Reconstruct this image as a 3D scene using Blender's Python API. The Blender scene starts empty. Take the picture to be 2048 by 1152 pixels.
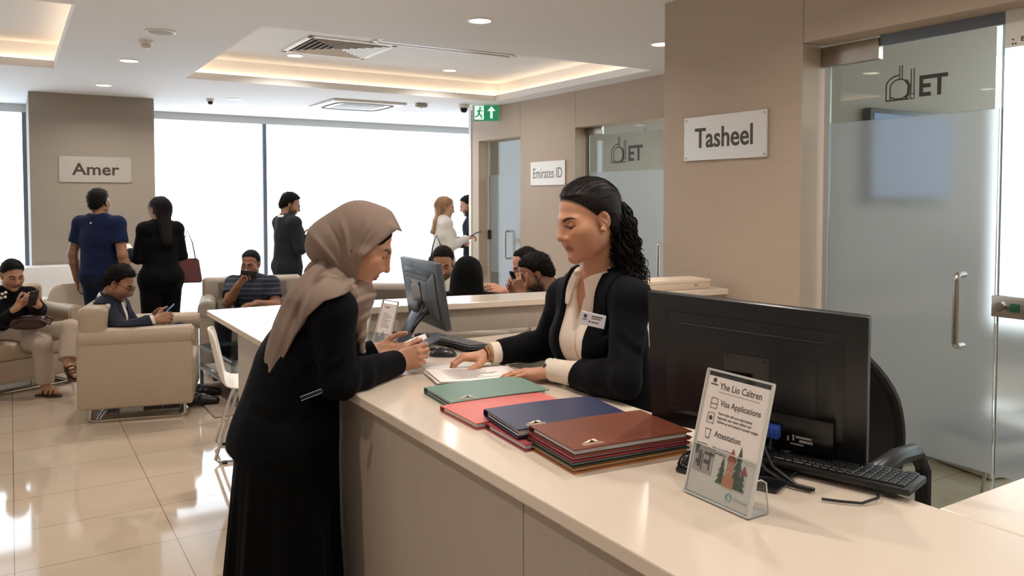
import bpy, bmesh, math, random
import numpy as np
from mathutils import Vector, Matrix, Euler
random.seed(7)
PI = math.pi
SC = bpy.context.scene
COL = SC.collection
V = Vector

def s2l(c):
    return tuple((x/255/12.92) if x/255 <= .04045 else ((x/255+.055)/1.055)**2.4 for x in c)

# ---------------------------------------------------------------- materials
def new_mat(name):
    m = bpy.data.materials.new(name); m.use_nodes = True
    nt = m.node_tree
    return m, nt, nt.nodes['Principled BSDF']

def node(nt, typ, **kw):
    n = nt.nodes.new(typ)
    for k, v in kw.items():
        if k in n.inputs: n.inputs[k].default_value = v
        else: setattr(n, k, v)
    return n

def mat(name, rgb, rough=.5, metal=0., noise=0., scale=(30, 30, 30), bump=0., bscale=None, spec=None,
        coat=0., sheen=0., trans=0., alpha=1., ior=None, emit=None, estr=0., sub=0.):
    """Principled material with a soft procedural variation of its colour and an optional bump."""
    m, nt, b = new_mat(name)
    c = s2l(rgb) + (1.,)
    b.inputs['Base Color'].default_value = c
    b.inputs['Roughness'].default_value = rough
    b.inputs['Metallic'].default_value = metal
    if spec is not None: b.inputs['Specular IOR Level'].default_value = spec
    if coat: b.inputs['Coat Weight'].default_value = coat; b.inputs['Coat Roughness'].default_value = .08
    if sheen: b.inputs['Sheen Weight'].default_value = sheen; b.inputs['Sheen Roughness'].default_value = .5
    if trans: b.inputs['Transmission Weight'].default_value = trans
    if alpha < 1: b.inputs['Alpha'].default_value = alpha
    if ior: b.inputs['IOR'].default_value = ior
    if sub:
        b.inputs['Subsurface Weight'].default_value = sub
        b.inputs['Subsurface Radius'].default_value = (1., .35, .2); b.inputs['Subsurface Scale'].default_value = .006
    if emit:
        b.inputs['Emission Color'].default_value = s2l(emit) + (1.,); b.inputs['Emission Strength'].default_value = estr
    tc = node(nt, 'ShaderNodeTexCoord')
    mp = node(nt, 'ShaderNodeMapping'); mp.inputs['Scale'].default_value = scale
    nt.links.new(tc.outputs['Object'], mp.inputs['Vector'])
    nz = node(nt, 'ShaderNodeTexNoise', Scale=1., Detail=3.)
    nt.links.new(mp.outputs[0], nz.inputs['Vector'])
    mx = node(nt, 'ShaderNodeMix', data_type='RGBA')
    k = max(noise, .015)
    mx.inputs[6].default_value = tuple(x*(1-k) for x in c[:3]) + (1.,)
    mx.inputs[7].default_value = tuple(min(1, x*(1+k)) for x in c[:3]) + (1.,)
    nt.links.new(nz.outputs['Fac'], mx.inputs[0]); nt.links.new(mx.outputs[2], b.inputs['Base Color'])
    if bump:
        if bscale:
            nz2 = node(nt, 'ShaderNodeTexNoise', Scale=bscale, Detail=4.)
            nt.links.new(tc.outputs['Object'], nz2.inputs['Vector']); src = nz2
        else: src = nz
        bp = node(nt, 'ShaderNodeBump', Strength=bump, Distance=.01)
        nt.links.new(src.outputs['Fac'], bp.inputs['Height']); nt.links.new(bp.outputs[0], b.inputs['Normal'])
    return m

def emis(name, rgb, strength):
    m, nt, b = new_mat(name)
    b.inputs['Base Color'].default_value = s2l(rgb) + (1.,)
    b.inputs['Emission Color'].default_value = s2l(rgb) + (1.,)
    b.inputs['Emission Strength'].default_value = strength
    return m

def vcol_mat(name, rough=.5, sub=0., bump=0., bscale=300., spec=.4, sheen=0.):
    """Material that reads the object's own colour (skin, lips, brows) from a colour attribute."""
    m, nt, b = new_mat(name)
    a = node(nt, 'ShaderNodeAttribute', attribute_name='Col')
    nt.links.new(a.outputs['Color'], b.inputs['Base Color'])
    b.inputs['Roughness'].default_value = rough
    b.inputs['Specular IOR Level'].default_value = spec
    if sub:
        b.inputs['Subsurface Weight'].default_value = sub
        b.inputs['Subsurface Radius'].default_value = (1., .35, .2); b.inputs['Subsurface Scale'].default_value = .005
    if sheen: b.inputs['Sheen Weight'].default_value = sheen
    if bump:
        tc = node(nt, 'ShaderNodeTexCoord'); nz = node(nt, 'ShaderNodeTexNoise', Scale=bscale, Detail=3.)
        nt.links.new(tc.outputs['Object'], nz.inputs['Vector'])
        bp = node(nt, 'ShaderNodeBump', Strength=bump, Distance=.002)
        nt.links.new(nz.outputs['Fac'], bp.inputs['Height']); nt.links.new(bp.outputs[0], b.inputs['Normal'])
    return m

# ---------------------------------------------------------------- objects
def tag(o, label=None, cat=None, group=None, kind=None):
    if label: o['label'] = label
    if cat: o['category'] = cat
    if group: o['group'] = group
    if kind: o['kind'] = kind
    return o

def empty(name, loc=(0, 0, 0), rz=0., label=None, cat=None, group=None):
    o = bpy.data.objects.new(name, None); COL.objects.link(o)
    o.location = loc; o.rotation_euler = (0, 0, rz); o.empty_display_size = .05
    return tag(o, label, cat, group)

def link(name, me, m=None, parent=None):
    o = bpy.data.objects.new(name, me); COL.objects.link(o)
    if m is not None:
        for mm in (m if isinstance(m, (list, tuple)) else [m]): me.materials.append(mm)
    if parent is not None: o.parent = parent
    return o

def copy_tree(o, parent=None, loc=None, rz=None, label=None):
    c = o.copy(); COL.objects.link(c)
    if parent is not None: c.parent = parent
    for ch in list(o.children): copy_tree(ch, c)
    if loc is not None: c.location = loc
    if rz is not None: c.rotation_euler = (0, 0, rz)
    if label: c['label'] = label
    return c

def frame(a, b):
    """Matrix whose z axis runs from a to b."""
    z = (V(b) - V(a)).normalized(); x = z.orthogonal().normalized(); y = z.cross(x)
    return Matrix((x, y, z)).transposed().to_4x4()

class MB:
    """Collects shapes and links them as ONE mesh object."""
    def __init__(s): s.bm = bmesh.new(); s.mi = 0
    def _mark(s, n0):
        s.bm.faces.ensure_lookup_table()
        for f in s.bm.faces[n0:]: f.material_index = s.mi
    def box(s, lo, hi, bev=0., seg=2, M=None):
        n0 = len(s.bm.faces)
        lo, hi = V(lo), V(hi); c = (lo+hi)/2; d = hi-lo
        r = bmesh.ops.create_cube(s.bm, size=1.); vs = r['verts']
        for v in vs: v.co = V((v.co.x*d.x, v.co.y*d.y, v.co.z*d.z)) + c
        if bev > 0:
            es = list({e for v in vs for e in v.link_edges})
            rr = bmesh.ops.bevel(s.bm, geom=es, offset=min(bev, min(d)*.49), segments=seg, profile=.5, affect='EDGES')
            vs = list({v for f in rr['faces'] for v in f.verts} | {v for v in vs if v.is_valid})
        if M is not None:
            for v in vs: v.co = M @ v.co
        s._mark(n0); return s
    def cyl(s, a, b, r, r2=None, n=16, cap=True):
        n0 = len(s.bm.faces)
        a, b = V(a), V(b); F = frame(a, b); r2 = r if r2 is None else r2
        ra = [s.bm.verts.new(a + F.to_3x3() @ V((math.cos(t)*r, math.sin(t)*r, 0))) for t in [2*PI*i/n for i in range(n)]]
        rb = [s.bm.verts.new(b + F.to_3x3() @ V((math.cos(t)*r2, math.sin(t)*r2, 0))) for t in [2*PI*i/n for i in range(n)]]
        for i in range(n): s.bm.faces.new((ra[i], ra[(i+1) % n], rb[(i+1) % n], rb[i]))
        if cap: s.bm.faces.new(ra[::-1]); s.bm.faces.new(rb)
        s._mark(n0); return s
    def tube(s, pts, r, n=8, closed=False, flat=1., up=None):
        n0 = len(s.bm.faces)
        pts = [V(p) for p in pts]; N = len(pts); rings = []; px = None
        for i, p in enumerate(pts):
            if closed: t = pts[(i+1) % N] - pts[i-1]
            else: t = pts[min(i+1, N-1)] - pts[max(i-1, 0)]
            t.normalize()
            if up is not None: x = V(up).cross(t)
            elif px is None: x = t.orthogonal()
            else: x = px - t*px.dot(t)
            if x.length < 1e-6: x = t.orthogonal()
            x.normalize(); px = x; y = t.cross(x)
            rr = r[i] if isinstance(r, (list, tuple)) else r
            rings.append([s.bm.verts.new(p + x*math.cos(a)*rr + y*math.sin(a)*rr*flat) for a in [2*PI*k/n for k in range(n)]])
        for i in range(N if closed else N-1):
            A, B = rings[i], rings[(i+1) % N]
            for k in range(n): s.bm.faces.new((A[k], A[(k+1) % n], B[(k+1) % n], B[k]))
        if not closed: s.bm.faces.new(rings[0][::-1]); s.bm.faces.new(rings[-1])
        s._mark(n0); return s
    def lathe(s, prof, n=24, M=None):
        n0 = len(s.bm.faces); rings = []
        for (r, z) in prof:
            if r < 1e-5: rings.append([s.bm.verts.new((0, 0, z))])
            else: rings.append([s.bm.verts.new((r*math.cos(2*PI*k/n), r*math.sin(2*PI*k/n), z)) for k in range(n)])
        for A, B in zip(rings, rings[1:]):
            for k in range(n):
                a, b2 = A[k % len(A)], A[(k+1) % len(A)]; c, d = B[(k+1) % len(B)], B[k % len(B)]
                vs = []
                for v in (a, b2, c, d):
                    if v not in vs: vs.append(v)
                if len(vs) > 2: s.bm.faces.new(vs)
        if M is not None:
            for R_ in rings:
                for v in R_: v.co = M @ v.co
        s._mark(n0); return s
    def prism(s, poly, h, M=None):
        """Extrude a 2D outline (x, y) from z=0 to z=h."""
        n0 = len(s.bm.faces); M = M or Matrix()
        a = [s.bm.verts.new(M @ V((x, y, 0))) for x, y in poly]; b = [s.bm.verts.new(M @ V((x, y, h))) for x, y in poly]
        n = len(poly)
        for i in range(n): s.bm.faces.new((a[i], a[(i+1) % n], b[(i+1) % n], b[i]))
        s.bm.faces.new(a[::-1]); s.bm.faces.new(b)
        s._mark(n0); return s
    def grid(s, P, thick=0.):
        """P: rows of points; thick gives the sheet two sides."""
        n0 = len(s.bm.faces)
        rows = [[s.bm.verts.new(V(p)) for p in r] for r in P]
        for A, B in zip(rows, rows[1:]):
            for k in range(len(A)-1): s.bm.faces.new((A[k], A[k+1], B[k+1], B[k]))
        if thick:
            s.bm.faces.ensure_lookup_table(); fs = s.bm.faces[n0:]
            bmesh.ops.recalc_face_normals(s.bm, faces=fs)
            bmesh.ops.solidify(s.bm, geom=fs, thickness=thick)
        s._mark(n0); return s
    def build(s, name, m, parent=None, smooth=True, ang=35, sub=0):
        bmesh.ops.recalc_face_normals(s.bm, faces=s.bm.faces[:])
        me = bpy.data.meshes.new(name); s.bm.to_mesh(me); s.bm.free()
        if smooth:
            me.polygons.foreach_set('use_smooth', [True]*len(me.polygons))
            try: me.set_sharp_from_angle(angle=math.radians(ang))
            except Exception: pass
        o = link(name, me, m, parent)
        if sub:
            md = o.modifiers.new('Subdivision', 'SUBSURF'); md.levels = sub; md.render_levels = sub
        return o

def text(name, body, size, m, parent, M, ext=.0008, align='CENTER', bold=0., sx=1., space=1.):
    """Flat raised lettering in the local xy plane of M."""
    cu = bpy.data.curves.new(name, 'FONT'); cu.body = body; cu.size = size; cu.extrude = ext
    cu.align_x = align; cu.align_y = 'CENTER'; cu.offset = bold; cu.space_character = space; cu.resolution_u = 3
    t = bpy.data.objects.new(name, cu); COL.objects.link(t)
    dg = bpy.context.evaluated_depsgraph_get()
    me = bpy.data.meshes.new_from_object(t.evaluated_get(dg)); me.name = name
    bpy.data.objects.remove(t); bpy.data.curves.remove(cu)
    me.materials.clear()
    me.transform(M @ Matrix.Diagonal((sx, 1, 1, 1)))
    return link(name, me, m, parent)

def arc(c, r, a0, a1, n, ax=(1, 0, 0), ay=(0, 1, 0)):
    return [V(c) + V(ax)*r*math.cos(a0+(a1-a0)*i/n) + V(ay)*r*math.sin(a0+(a1-a0)*i/n) for i in range(n+1)]

def axes(x, y, o):
    """Matrix from local x and y directions and an origin."""
    x = V(x).normalized(); z = x.cross(V(y)).normalized(); y = z.cross(x)
    M = Matrix((x, y, z)).transposed().to_4x4(); M.translation = V(o); return M

# camera of the photograph
EYE = V((0, 0, 1.65)); FOC = 1600.; HEAD = math.atan(1004/1600); TILT = math.atan(62/1600)
def make_camera():
    cd = bpy.data.cameras.new('camera'); co = bpy.data.objects.new('camera', cd); COL.objects.link(co)
    cd.sensor_width = 36; cd.lens = 36*FOC/2048; cd.shift_y = -(576-459)/2048
    co.location = EYE; co.rotation_euler = (PI/2-TILT, 0, -HEAD); cd.clip_start = .05
    SC.camera = co
make_camera()
# ================================================================ setting
M_panel = mat('taupe_wall_covering', (180, 163, 145), .62, noise=.05, scale=(4, 4, 60), bump=.06, bscale=220)
M_pillar = mat('taupe_pillar_covering', (158, 148, 136), .65, noise=.05, scale=(4, 4, 60), bump=.06, bscale=220)
M_white_wall = mat('white_paint', (226, 224, 220), .7)
M_ceil = mat('ceiling_paint', (235, 236, 237), .75)
M_gap = mat('dark_joint', (70, 62, 55), .8)
M_steel = mat('brushed_steel', (190, 186, 180), .28, metal=1., noise=.05, scale=(3, 400, 3))
M_chrome = mat('chrome', (205, 205, 205), .12, metal=1.)
M_alu = mat('grey_aluminium', (120, 128, 138), .45, metal=.6)
M_plastic_w = mat('white_plastic', (228, 226, 222), .4)
M_black = mat('black_plastic', (22, 22, 23), .42)

def floor_mat():
    m, nt, b = new_mat('polished_cream_tile')
    tc = node(nt, 'ShaderNodeTexCoord'); mp = node(nt, 'ShaderNodeMapping')
    mp.inputs['Location'].default_value = (.015, -.1, 0)
    nt.links.new(tc.outputs['Object'], mp.inputs['Vector'])
    br = node(nt, 'ShaderNodeTexBrick', offset=0., squash=1.)
    br.inputs['Scale'].default_value = 1.; br.inputs['Brick Width'].default_value = .67; br.inputs['Row Height'].default_value = .5
    br.inputs['Mortar Size'].default_value = .0022; br.inputs['Mortar Smooth'].default_value = .1
    a, c = s2l((203, 186, 166)), s2l((197, 179, 159))
    br.inputs['Color1'].default_value = a+(1,); br.inputs['Color2'].default_value = c+(1,); br.inputs['Mortar'].default_value = s2l((128, 108, 88))+(1,)
    nt.links.new(mp.outputs[0], br.inputs['Vector'])
    nz = node(nt, 'ShaderNodeTexNoise', Scale=2.2, Detail=5.)
    nt.links.new(tc.outputs['Object'], nz.inputs['Vector'])
    mx = node(nt, 'ShaderNodeMix', data_type='RGBA', blend_type='MULTIPLY'); mx.inputs[0].default_value = .35
    cr = node(nt, 'ShaderNodeValToRGB'); cr.color_ramp.elements[0].position = .3; cr.color_ramp.elements[0].color = (.82, .8, .78, 1)
    cr.color_ramp.elements[1].position = .7; cr.color_ramp.elements[1].color = (1, 1, 1, 1)
    nt.links.new(nz.outputs['Fac'], cr.inputs[0]); nt.links.new(br.outputs['Color'], mx.inputs[6]); nt.links.new(cr.outputs[0], mx.inputs[7])
    nt.links.new(mx.outputs[2], b.inputs['Base Color'])
    b.inputs['Roughness'].default_value = .07; b.inputs['Specular IOR Level'].default_value = .75
    b.inputs['Coat Weight'].default_value = .35; b.inputs['Coat Roughness'].default_value = .03
    return m

CZ = 2.8          # ceiling height
XW, XT = 5.15, 3.3    # far office wall; near office wall
YB = 11.5         # window wall
f = MB().box((-3, -3, -.1), (9.5, 12.2, 0)).build('floor', floor_mat(), smooth=False); tag(f, kind='structure')

# ---- ceiling with two lit coves
def ceiling():
    xs = [-3, -1.9, .355, 1.45, 4.9, 9.5]; ya0, ya1 = 5.45, 8.19
    mb = MB(); z0, z1 = CZ, CZ+.07
    for (x0, x1, y0, y1) in ((-3, 9.5, -3, ya0), (-3, 9.5, ya1, 12.2), (-3, -1.9, ya0, ya1), (.355, 1.45, ya0, ya1), (4.9, 9.5, ya0, ya1)):
        mb.box((x0, y0, z0), (x1, y1, z1))
    for (x0, x1) in ((-1.9, .355), (1.45, 4.9)):
        t = .13
        mb.box((x0-t, ya0-t, CZ+.23), (x1+t, ya1+t, CZ+.29))
        mb.box((x0-t-.03, ya0-t-.03, z1), (x0-t, ya1+t+.03, CZ+.29)); mb.box((x1+t, ya0-t-.03, z1), (x1+t+.03, ya1+t+.03, CZ+.29))
        mb.box((x0-t, ya0-t-.03, z1), (x1+t, ya0-t, CZ+.29)); mb.box((x0-t, ya1+t, z1), (x1+t, ya1+t+.03, CZ+.29))
    tag(mb.build('ceiling', M_ceil, smooth=False), kind='structure')
ceiling()
RZ = CZ+.23       # recess ceiling

# ---- near office wall (X = 3.3) with a glass office front
w = MB(); w.box((XT, 2.583, 0), (XT+.17, 3.56, CZ)); w.box((XT, -3, 2.41), (XT+.17, 2.58, CZ))
w.box((XT, -3, 0), (XT+.17, -.6, 2.41)); w.box((XT+.17, 3.44, 0), (XW+.17, 3.56, CZ))
tag(w.build('wall_right', M_panel, smooth=False), kind='structure')
w = MB(); w.box((XT+.004, 2.5795, 2.41), (XT+.16, 2.5835, CZ)); tag(w.build('trim_1', M_gap, smooth=False), kind='structure')
# ---- far office wall (X = 5.15)
w = MB(); w.box((XW, 9.02, 0), (XW+.17, 9.2, CZ)); w.box((XW, 6.935, 0), (XW+.17, 8.02, CZ)); w.box((XW, 3.56, 0), (XW+.17, 5.0, CZ))
w.box((XW, 8.024, 2.39), (XW+.17, 9.02, CZ)); w.box((XW, 5.0, 2.41), (XW+.17, 6.931, CZ))
tag(w.build('wall_far', M_panel, smooth=False), kind='structure')
w = MB(); w.box((XW+.004, 8.019, 2.39), (XW+.16, 8.025, CZ)); w.box((XW+.004, 6.93, 2.41), (XW+.16, 6.936, CZ)); tag(w.build('trim_2', M_gap, smooth=False), kind='structure')
# white end post of the far wall
w = MB().box((XW-.012, 9.2, 0), (XW+.182, 9.26, CZ)); tag(w.build('trim_3', M_white_wall, smooth=False), kind='structure')
# pillar with the Amer sign
w = MB().box((.19, 10.05, 0), (1.43, YB+.1, CZ)); tag(w.build('wall_pillar', M_pillar, smooth=False), kind='structure')
# left and rear walls of the hall, far right wall of the offices
w = MB().box((-3.1, -3, 0), (-3, 12.2, CZ)); tag(w.build('wall_left', M_white_wall, smooth=False), kind='structure')
w = MB().box((-3, -3.1, 0), (9.5, -3, CZ)); tag(w.build('wall_rear', M_panel, smooth=False), kind='structure')
# offices behind the glass
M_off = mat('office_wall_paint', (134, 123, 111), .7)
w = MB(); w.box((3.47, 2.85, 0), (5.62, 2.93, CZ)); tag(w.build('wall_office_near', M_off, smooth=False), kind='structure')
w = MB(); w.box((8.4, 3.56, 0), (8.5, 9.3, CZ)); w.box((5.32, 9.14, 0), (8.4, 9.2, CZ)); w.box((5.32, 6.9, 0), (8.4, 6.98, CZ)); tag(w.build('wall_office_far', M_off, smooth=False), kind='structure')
b = MB(); b.box((3.47, 2.828, 0), (5.62, 2.85, .13)); tag(b.build('baseboard_office', mat('grey_skirting', (150, 144, 136), .5), smooth=False), kind='structure')

# ---- window wall: roller blinds lit by daylight, aluminium posts, a head rail
def blind_mat():
    m, nt, b = new_mat('daylit_blind_fabric')
    tc = node(nt, 'ShaderNodeTexCoord')
    nz = node(nt, 'ShaderNodeTexNoise', Scale=.5, Detail=2.); nt.links.new(tc.outputs['Object'], nz.inputs['Vector'])
    wv = node(nt, 'ShaderNodeTexWave', Scale=160., bands_direction='Z'); nt.links.new(tc.outputs['Object'], wv.inputs['Vector'])
    mx = node(nt, 'ShaderNodeMix', data_type='RGBA'); mx.inputs[6].default_value = s2l((217, 233, 250))+(1,); mx.inputs[7].default_value = s2l((228, 241, 254))+(1,)
    nt.links.new(nz.outputs['Fac'], mx.inputs[0])
    b.inputs['Base Color'].default_value = (.3, .3, .3, 1); b.inputs['Roughness'].default_value = .9
    nt.links.new(mx.outputs[2], b.inputs['Emission Color']); b.inputs['Emission Strength'].default_value = BLIND
    return m
BLIND = 3.2
M_blind = blind_mat()
M_bright = emis('office_daylight_blind', (232, 240, 244), 4.)
M_bright2 = emis('far_office_daylight_blind', (236, 240, 242), 3.6)
M_lap = emis('daylit_blind_overlap', (222, 229, 236), .95)
M_head = mat('white_headrail', (205, 208, 208), .6)
def window_wall():
    spans = [(-3, -.75), (-.7, .19), (1.43, 3.05), (3.09, 4.75), (4.79, 6.4), (6.44, 9.5)]
    fr = MB()
    fr.box((-3, YB+.1, 0), (9.5, YB+.25, CZ))
    tag(fr.build('wall_back', M_white_wall, smooth=False), kind='structure')
    k = 1
    for (a, b2) in spans:
        o = MB().box((a, YB+.03, .02), (b2, YB+.06, CZ-.1)).build('window_%d' % k, M_blind, smooth=False)
        tag(o, kind='structure'); k += 1
    for i, x in enumerate((.17, 3.07)):
        tag(MB().box((x-.025, YB-.03, 0), (x+.025, YB+.03, CZ-.08)).build('trim_%d' % (4+i), M_alu, smooth=False), kind='structure')
    for i, (a, b2) in enumerate(((-.72, .19), (1.43, 6.42), (6.42, 9.5))):
        tag(MB().box((a, YB-.04, CZ-.1), (b2, YB+.06, CZ)).build('trim_%d' % (7+i), M_head, smooth=False), kind='structure')
    for i, x in enumerate((4.77, 6.42)):
        tag(MB().box((x-.045, YB+.02, 0), (x+.045, YB+.0295, CZ-.1)).build('trim_%d' % (10+i), M_lap, smooth=False), kind='structure')
    tag(MB().box((1.43, YB-.09, 0), (9.5, YB+.03, .09), .005).build('baseboard_back', M_plastic_w, smooth=False), kind='structure')
window_wall()

# ---- glass fronts
def facing_mix(nt, base=.05, edge=.55):
    lw = node(nt, 'ShaderNodeLayerWeight', Blend=.5); pw = node(nt, 'ShaderNodeMath', operation='POWER'); pw.inputs[1].default_value = 4.
    mr = node(nt, 'ShaderNodeMapRange'); mr.inputs['To Min'].default_value = base; mr.inputs['To Max'].default_value = edge
    nt.links.new(lw.outputs['Facing'], pw.inputs[0]); nt.links.new(pw.outputs[0], mr.inputs['Value']); return mr
def glass_mat(name, tint, frosted):
    """Frosted film between two heights, clear glass above and below (a sandblasted band on the pane)."""
    m = bpy.data.materials.new(name); m.use_nodes = True; nt = m.node_tree; nt.nodes.clear()
    out = node(nt, 'ShaderNodeOutputMaterial')
    if frosted:
        tr = node(nt, 'ShaderNodeBsdfTranslucent', Color=s2l((226, 230, 230))+(1,))
        df = node(nt, 'ShaderNodeBsdfDiffuse', Color=s2l((205, 208, 207))+(1,))
        mx = node(nt, 'ShaderNodeMixShader'); mx.inputs[0].default_value = .32
        nt.links.new(tr.outputs[0], mx.inputs[1]); nt.links.new(df.outputs[0], mx.inputs[2])
        rf = node(nt, 'ShaderNodeBsdfRefraction', Color=s2l((224, 230, 231))+(1,), Roughness=.38, IOR=1.08)
        mr = node(nt, 'ShaderNodeMixShader'); mr.inputs[0].default_value = .82
        nt.links.new(mx.outputs[0], mr.inputs[1]); nt.links.new(rf.outputs[0], mr.inputs[2])
        base = mr
    else:
        base = node(nt, 'ShaderNodeBsdfTransparent', Color=tint+(1,))
    gl = node(nt, 'ShaderNodeBsdfGlossy', Roughness=.02 if not frosted else .12)
    fr = facing_mix(nt)
    m2 = node(nt, 'ShaderNodeMixShader'); nt.links.new(fr.outputs[0], m2.inputs[0])
    nt.links.new(base.outputs[0], m2.inputs[1]); nt.links.new(gl.outputs[0], m2.inputs[2])
    nt.links.new(m2.outputs[0], out.inputs['Surface'])
    return m
M_clear = glass_mat('clear_glass', s2l((238, 244, 242)), False)
M_frost = glass_mat('frosted_glass', (1, 1, 1), True)
M_edge = mat('glass_edge', (190, 205, 205), .2)
M_ink = mat('dark_print', (52, 46, 42), .5)

def logo(parent, x, y0, z0, h):
    """The arch-and-tower mark and the letters ET, seen from the hall (text runs towards -Y)."""
    Mx = axes((0, -1, 0), (0, 0, 1), (x, y0, z0))
    mb = MB(); u = h
    def ln(pts, w): mb.tube([Mx @ V((px*u, py*u, 0)) for px, py in pts], w*u, 6, flat=.3, up=(1, 0, 0))
    ln([(0, 0), (0, .42)] + [(.42-.42*math.cos(t), .42+.3*math.sin(t)) for t in [PI/2*i/8 for i in range(9)]], .022)
    ln([(0, 0), (.72, 0)], .022)
    ln([(.13, .02), (.13, .36)] + [(.42-.29*math.cos(t), .36+.24*math.sin(t)) for t in [PI*i/12 for i in range(13)]] + [(.66, .12), (.5, .03), (.28, .03), (.13, .1)], .02)
    ln([(.62, .55), (.72, .4), (.7, .15), (.6, .03)], .05)
    ln([(.42, .62), (.42, 1.0)], .018); ln([(.5, .6), (.5, 1.0)], .018)
    ln([(.76, 0), (.88, 0), (.88, .13), (.76, .13), (.76, 0)], .018); ln([(.78, .13), (.78, .86), (.87, .86), (.87, .13)], .018)
    o = mb.build('logo_mark', M_ink, parent); o['label'] = 'dark arch and tower emblem'
    t = text('logo_letters', 'ET', h*.82, M_ink, parent, axes((0, -1, 0), (0, 0, 1), (x, y0-h*1.42, z0+h*.29)), bold=h*.02, sx=.95)
    t['label'] = 'dark letters ET'

def pull(parent, x, y, z0, z1, m=M_steel, r=.0135, out=.062):
    pts = [V((x, y, z0)), V((x-out+.02, y, z0))] + arc((x-out+.02, y, z0+.02), .02, -PI/2, -PI, 5, (1, 0, 0), (0, 0, 1))
    pts += arc((x-out+.02, y, z1-.02), .02, PI, PI/2, 5, (1, 0, 0), (0, 0, 1)) + [V((x, y, z1))]
    return MB().tube(pts, r, 12).build('pull_handle', m, parent)

def pane(name, parent, x, y0, y1, z0, z1, m, t=.01):
    return MB().box((x, y0, z0), (x+t, y1, z1)).build(name, m, parent, smooth=False)

def glass_door(n, x, y0, y1, zt, zf0, zf1):
    d = empty('door_%d' % n, (0, 0, 0)); tag(d, kind='structure')
    pane('clear_pane', d, x, y0, y1, zf1, zt, M_clear); pane('frosted_pane', d, x, y0, y1, zf0, zf1, M_frost); pane('clear_pane', d, x, y0, y1, .01, zf0, M_clear)
    MB().box((x-.001, y1, .01), (x+.011, y1+.004, zt)).build('glass_edge', M_edge, d, smooth=False)
    return d

GX = XT+.15
d1 = glass_door(1, GX, 1.735, 2.535, 2.355, .50, 2.02)
MB().box((GX-.014, 2.27, 2.30), (GX+.024, 2.58, 2.40), .004).build('patch_fitting', M_steel, d1)
pull(d1, GX, 1.86, 1.02, 1.325)
logo(d1, GX-.003, 2.235, 2.10, .155)
d2 = glass_door(2, GX, .2, 1.722, 2.405, .50, 2.02)
MB().box((GX-.02, 1.38, 1.163), (GX+.03, 1.738, 1.25), .004).build('patch_lock', M_steel, d2)
mb = MB(); mb.cyl((GX-.02, 1.698, 1.207), (GX-.036, 1.698, 1.207), .023, .02, 20); mb.build('lock_cylinder', M_chrome, d2)
MB().box((GX-.0235, 1.628, 1.19), (GX-.0195, 1.664, 1.224), .001).build('lock_indicator', mat('green_indicator', (20, 84, 62), .4), d2)
w = MB(); w.box((GX-.004, .2, 2.36), (GX+.016, 2.27, 2.41)); tag(w.build('trim_12', M_alu, smooth=False), kind='structure')

GF = XW+.15
d3 = glass_door(3, GF, 5.62, 6.88, 2.40, .55, 1.93)
MB().box((GF-.014, 6.66, 2.33), (GF+.024, 6.93, 2.41), .004).build('patch_fitting', M_steel, d3)
pull(d3, GF, 5.72, .9, 1.22)
logo(d3, GF-.003, 6.5, 2.02, .26)
d3b = glass_door(4, GF, 5.0, 5.608, 2.40, .55, 1.93)
d4 = glass_door(5, GF, 8.02, 9.0, 2.39, .70, 1.95)
pull(d4, GF, 8.5, .9, 1.24)
MB().box((GF-.014, 8.96, 1.12), (GF+.02, 9.015, 1.24), .003).build('hinge', M_black, d4)
pl = MB().box((GF+.02, 8.42, .55), (GF+.03, 8.46, .64)).build('exit_button_plate', M_plastic_w, d4)

# ---- bright daylight in the offices: windows with blinds
tag(MB().box((6.2, -3, 1.45), (6.24, 3.4, 2.7)).build('window_7', M_bright, smooth=False), kind='structure')
tag(MB().box((8.34, 3.7, .4), (8.38, 6.8, 2.5)).build('window_8', M_bright2, smooth=False), kind='structure')
tag(MB().box((8.34, 7.1, .3), (8.38, 9.0, 2.5)).build('window_9', M_bright2, smooth=False), kind='structure')
w = MB().box((9.4, -3, 0), (9.5, 12.2, CZ)); tag(w.build('wall_outer', M_white_wall, smooth=False), kind='structure')

# ================================================================ signs
M_sign = mat('brushed_sign_plate', (214, 209, 203), .33, metal=.55, noise=.04, scale=(2, 2, 300))
M_sign_w = mat('white_sign_plate', (232, 230, 226), .3)
M_letters = mat('brown_black_lettering', (66, 56, 48), .5)
def sign(label, word, c, xd, w, h, m, size, bold, sx=1., nd=None, screws=True, ml=None):
    r = empty('wall_sign', c, 0, label, 'sign')
    xd = V(xd); nrm = xd.cross(V((0, 0, 1)))
    M = axes(xd, (0, 0, 1), (0, 0, 0))
    MB().box((-w/2, -h/2, -.006), (w/2, h/2, .006), .0015, 1, M).build('plate', m, r, smooth=False)
    text('lettering', word, size, ml or M_letters, r, M @ Matrix.Translation((0, -.004, .0065)), .0012, bold=bold, sx=sx)
    if screws:
        for sxx in (-1, 1):
            for sy in (-1, 1):
                MB().lathe([(0, .0105), (.004, .0105), (.0058, .0085), (.0058, .005)], 12, M @ Matrix.Translation((sxx*(w/2-.017), sy*(h/2-.017), 0))).build('screw', M_chrome, r)
    return r
sign('brushed sign reading Tasheel on the near brown wall', 'Tasheel', (XT-.0075, 3.082, 1.986), (0, -1, 0), .595, .246, M_sign, .155, .0022, .88)
sign('white sign reading Emirates ID on the far wall', "Emirates ID", (XW-.0075, 7.44, 1.935), (0, -1, 0), .68, .27, M_sign_w, .165, .0, .74, ml=mat('grey_lettering', (120, 112, 106), .5))
sign('brushed sign reading Amer on the wide pillar', 'Amer', (.822, 10.042, 1.972), (1, 0, 0), .72, .285, M_sign, .185, .003, 1.08)

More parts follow.
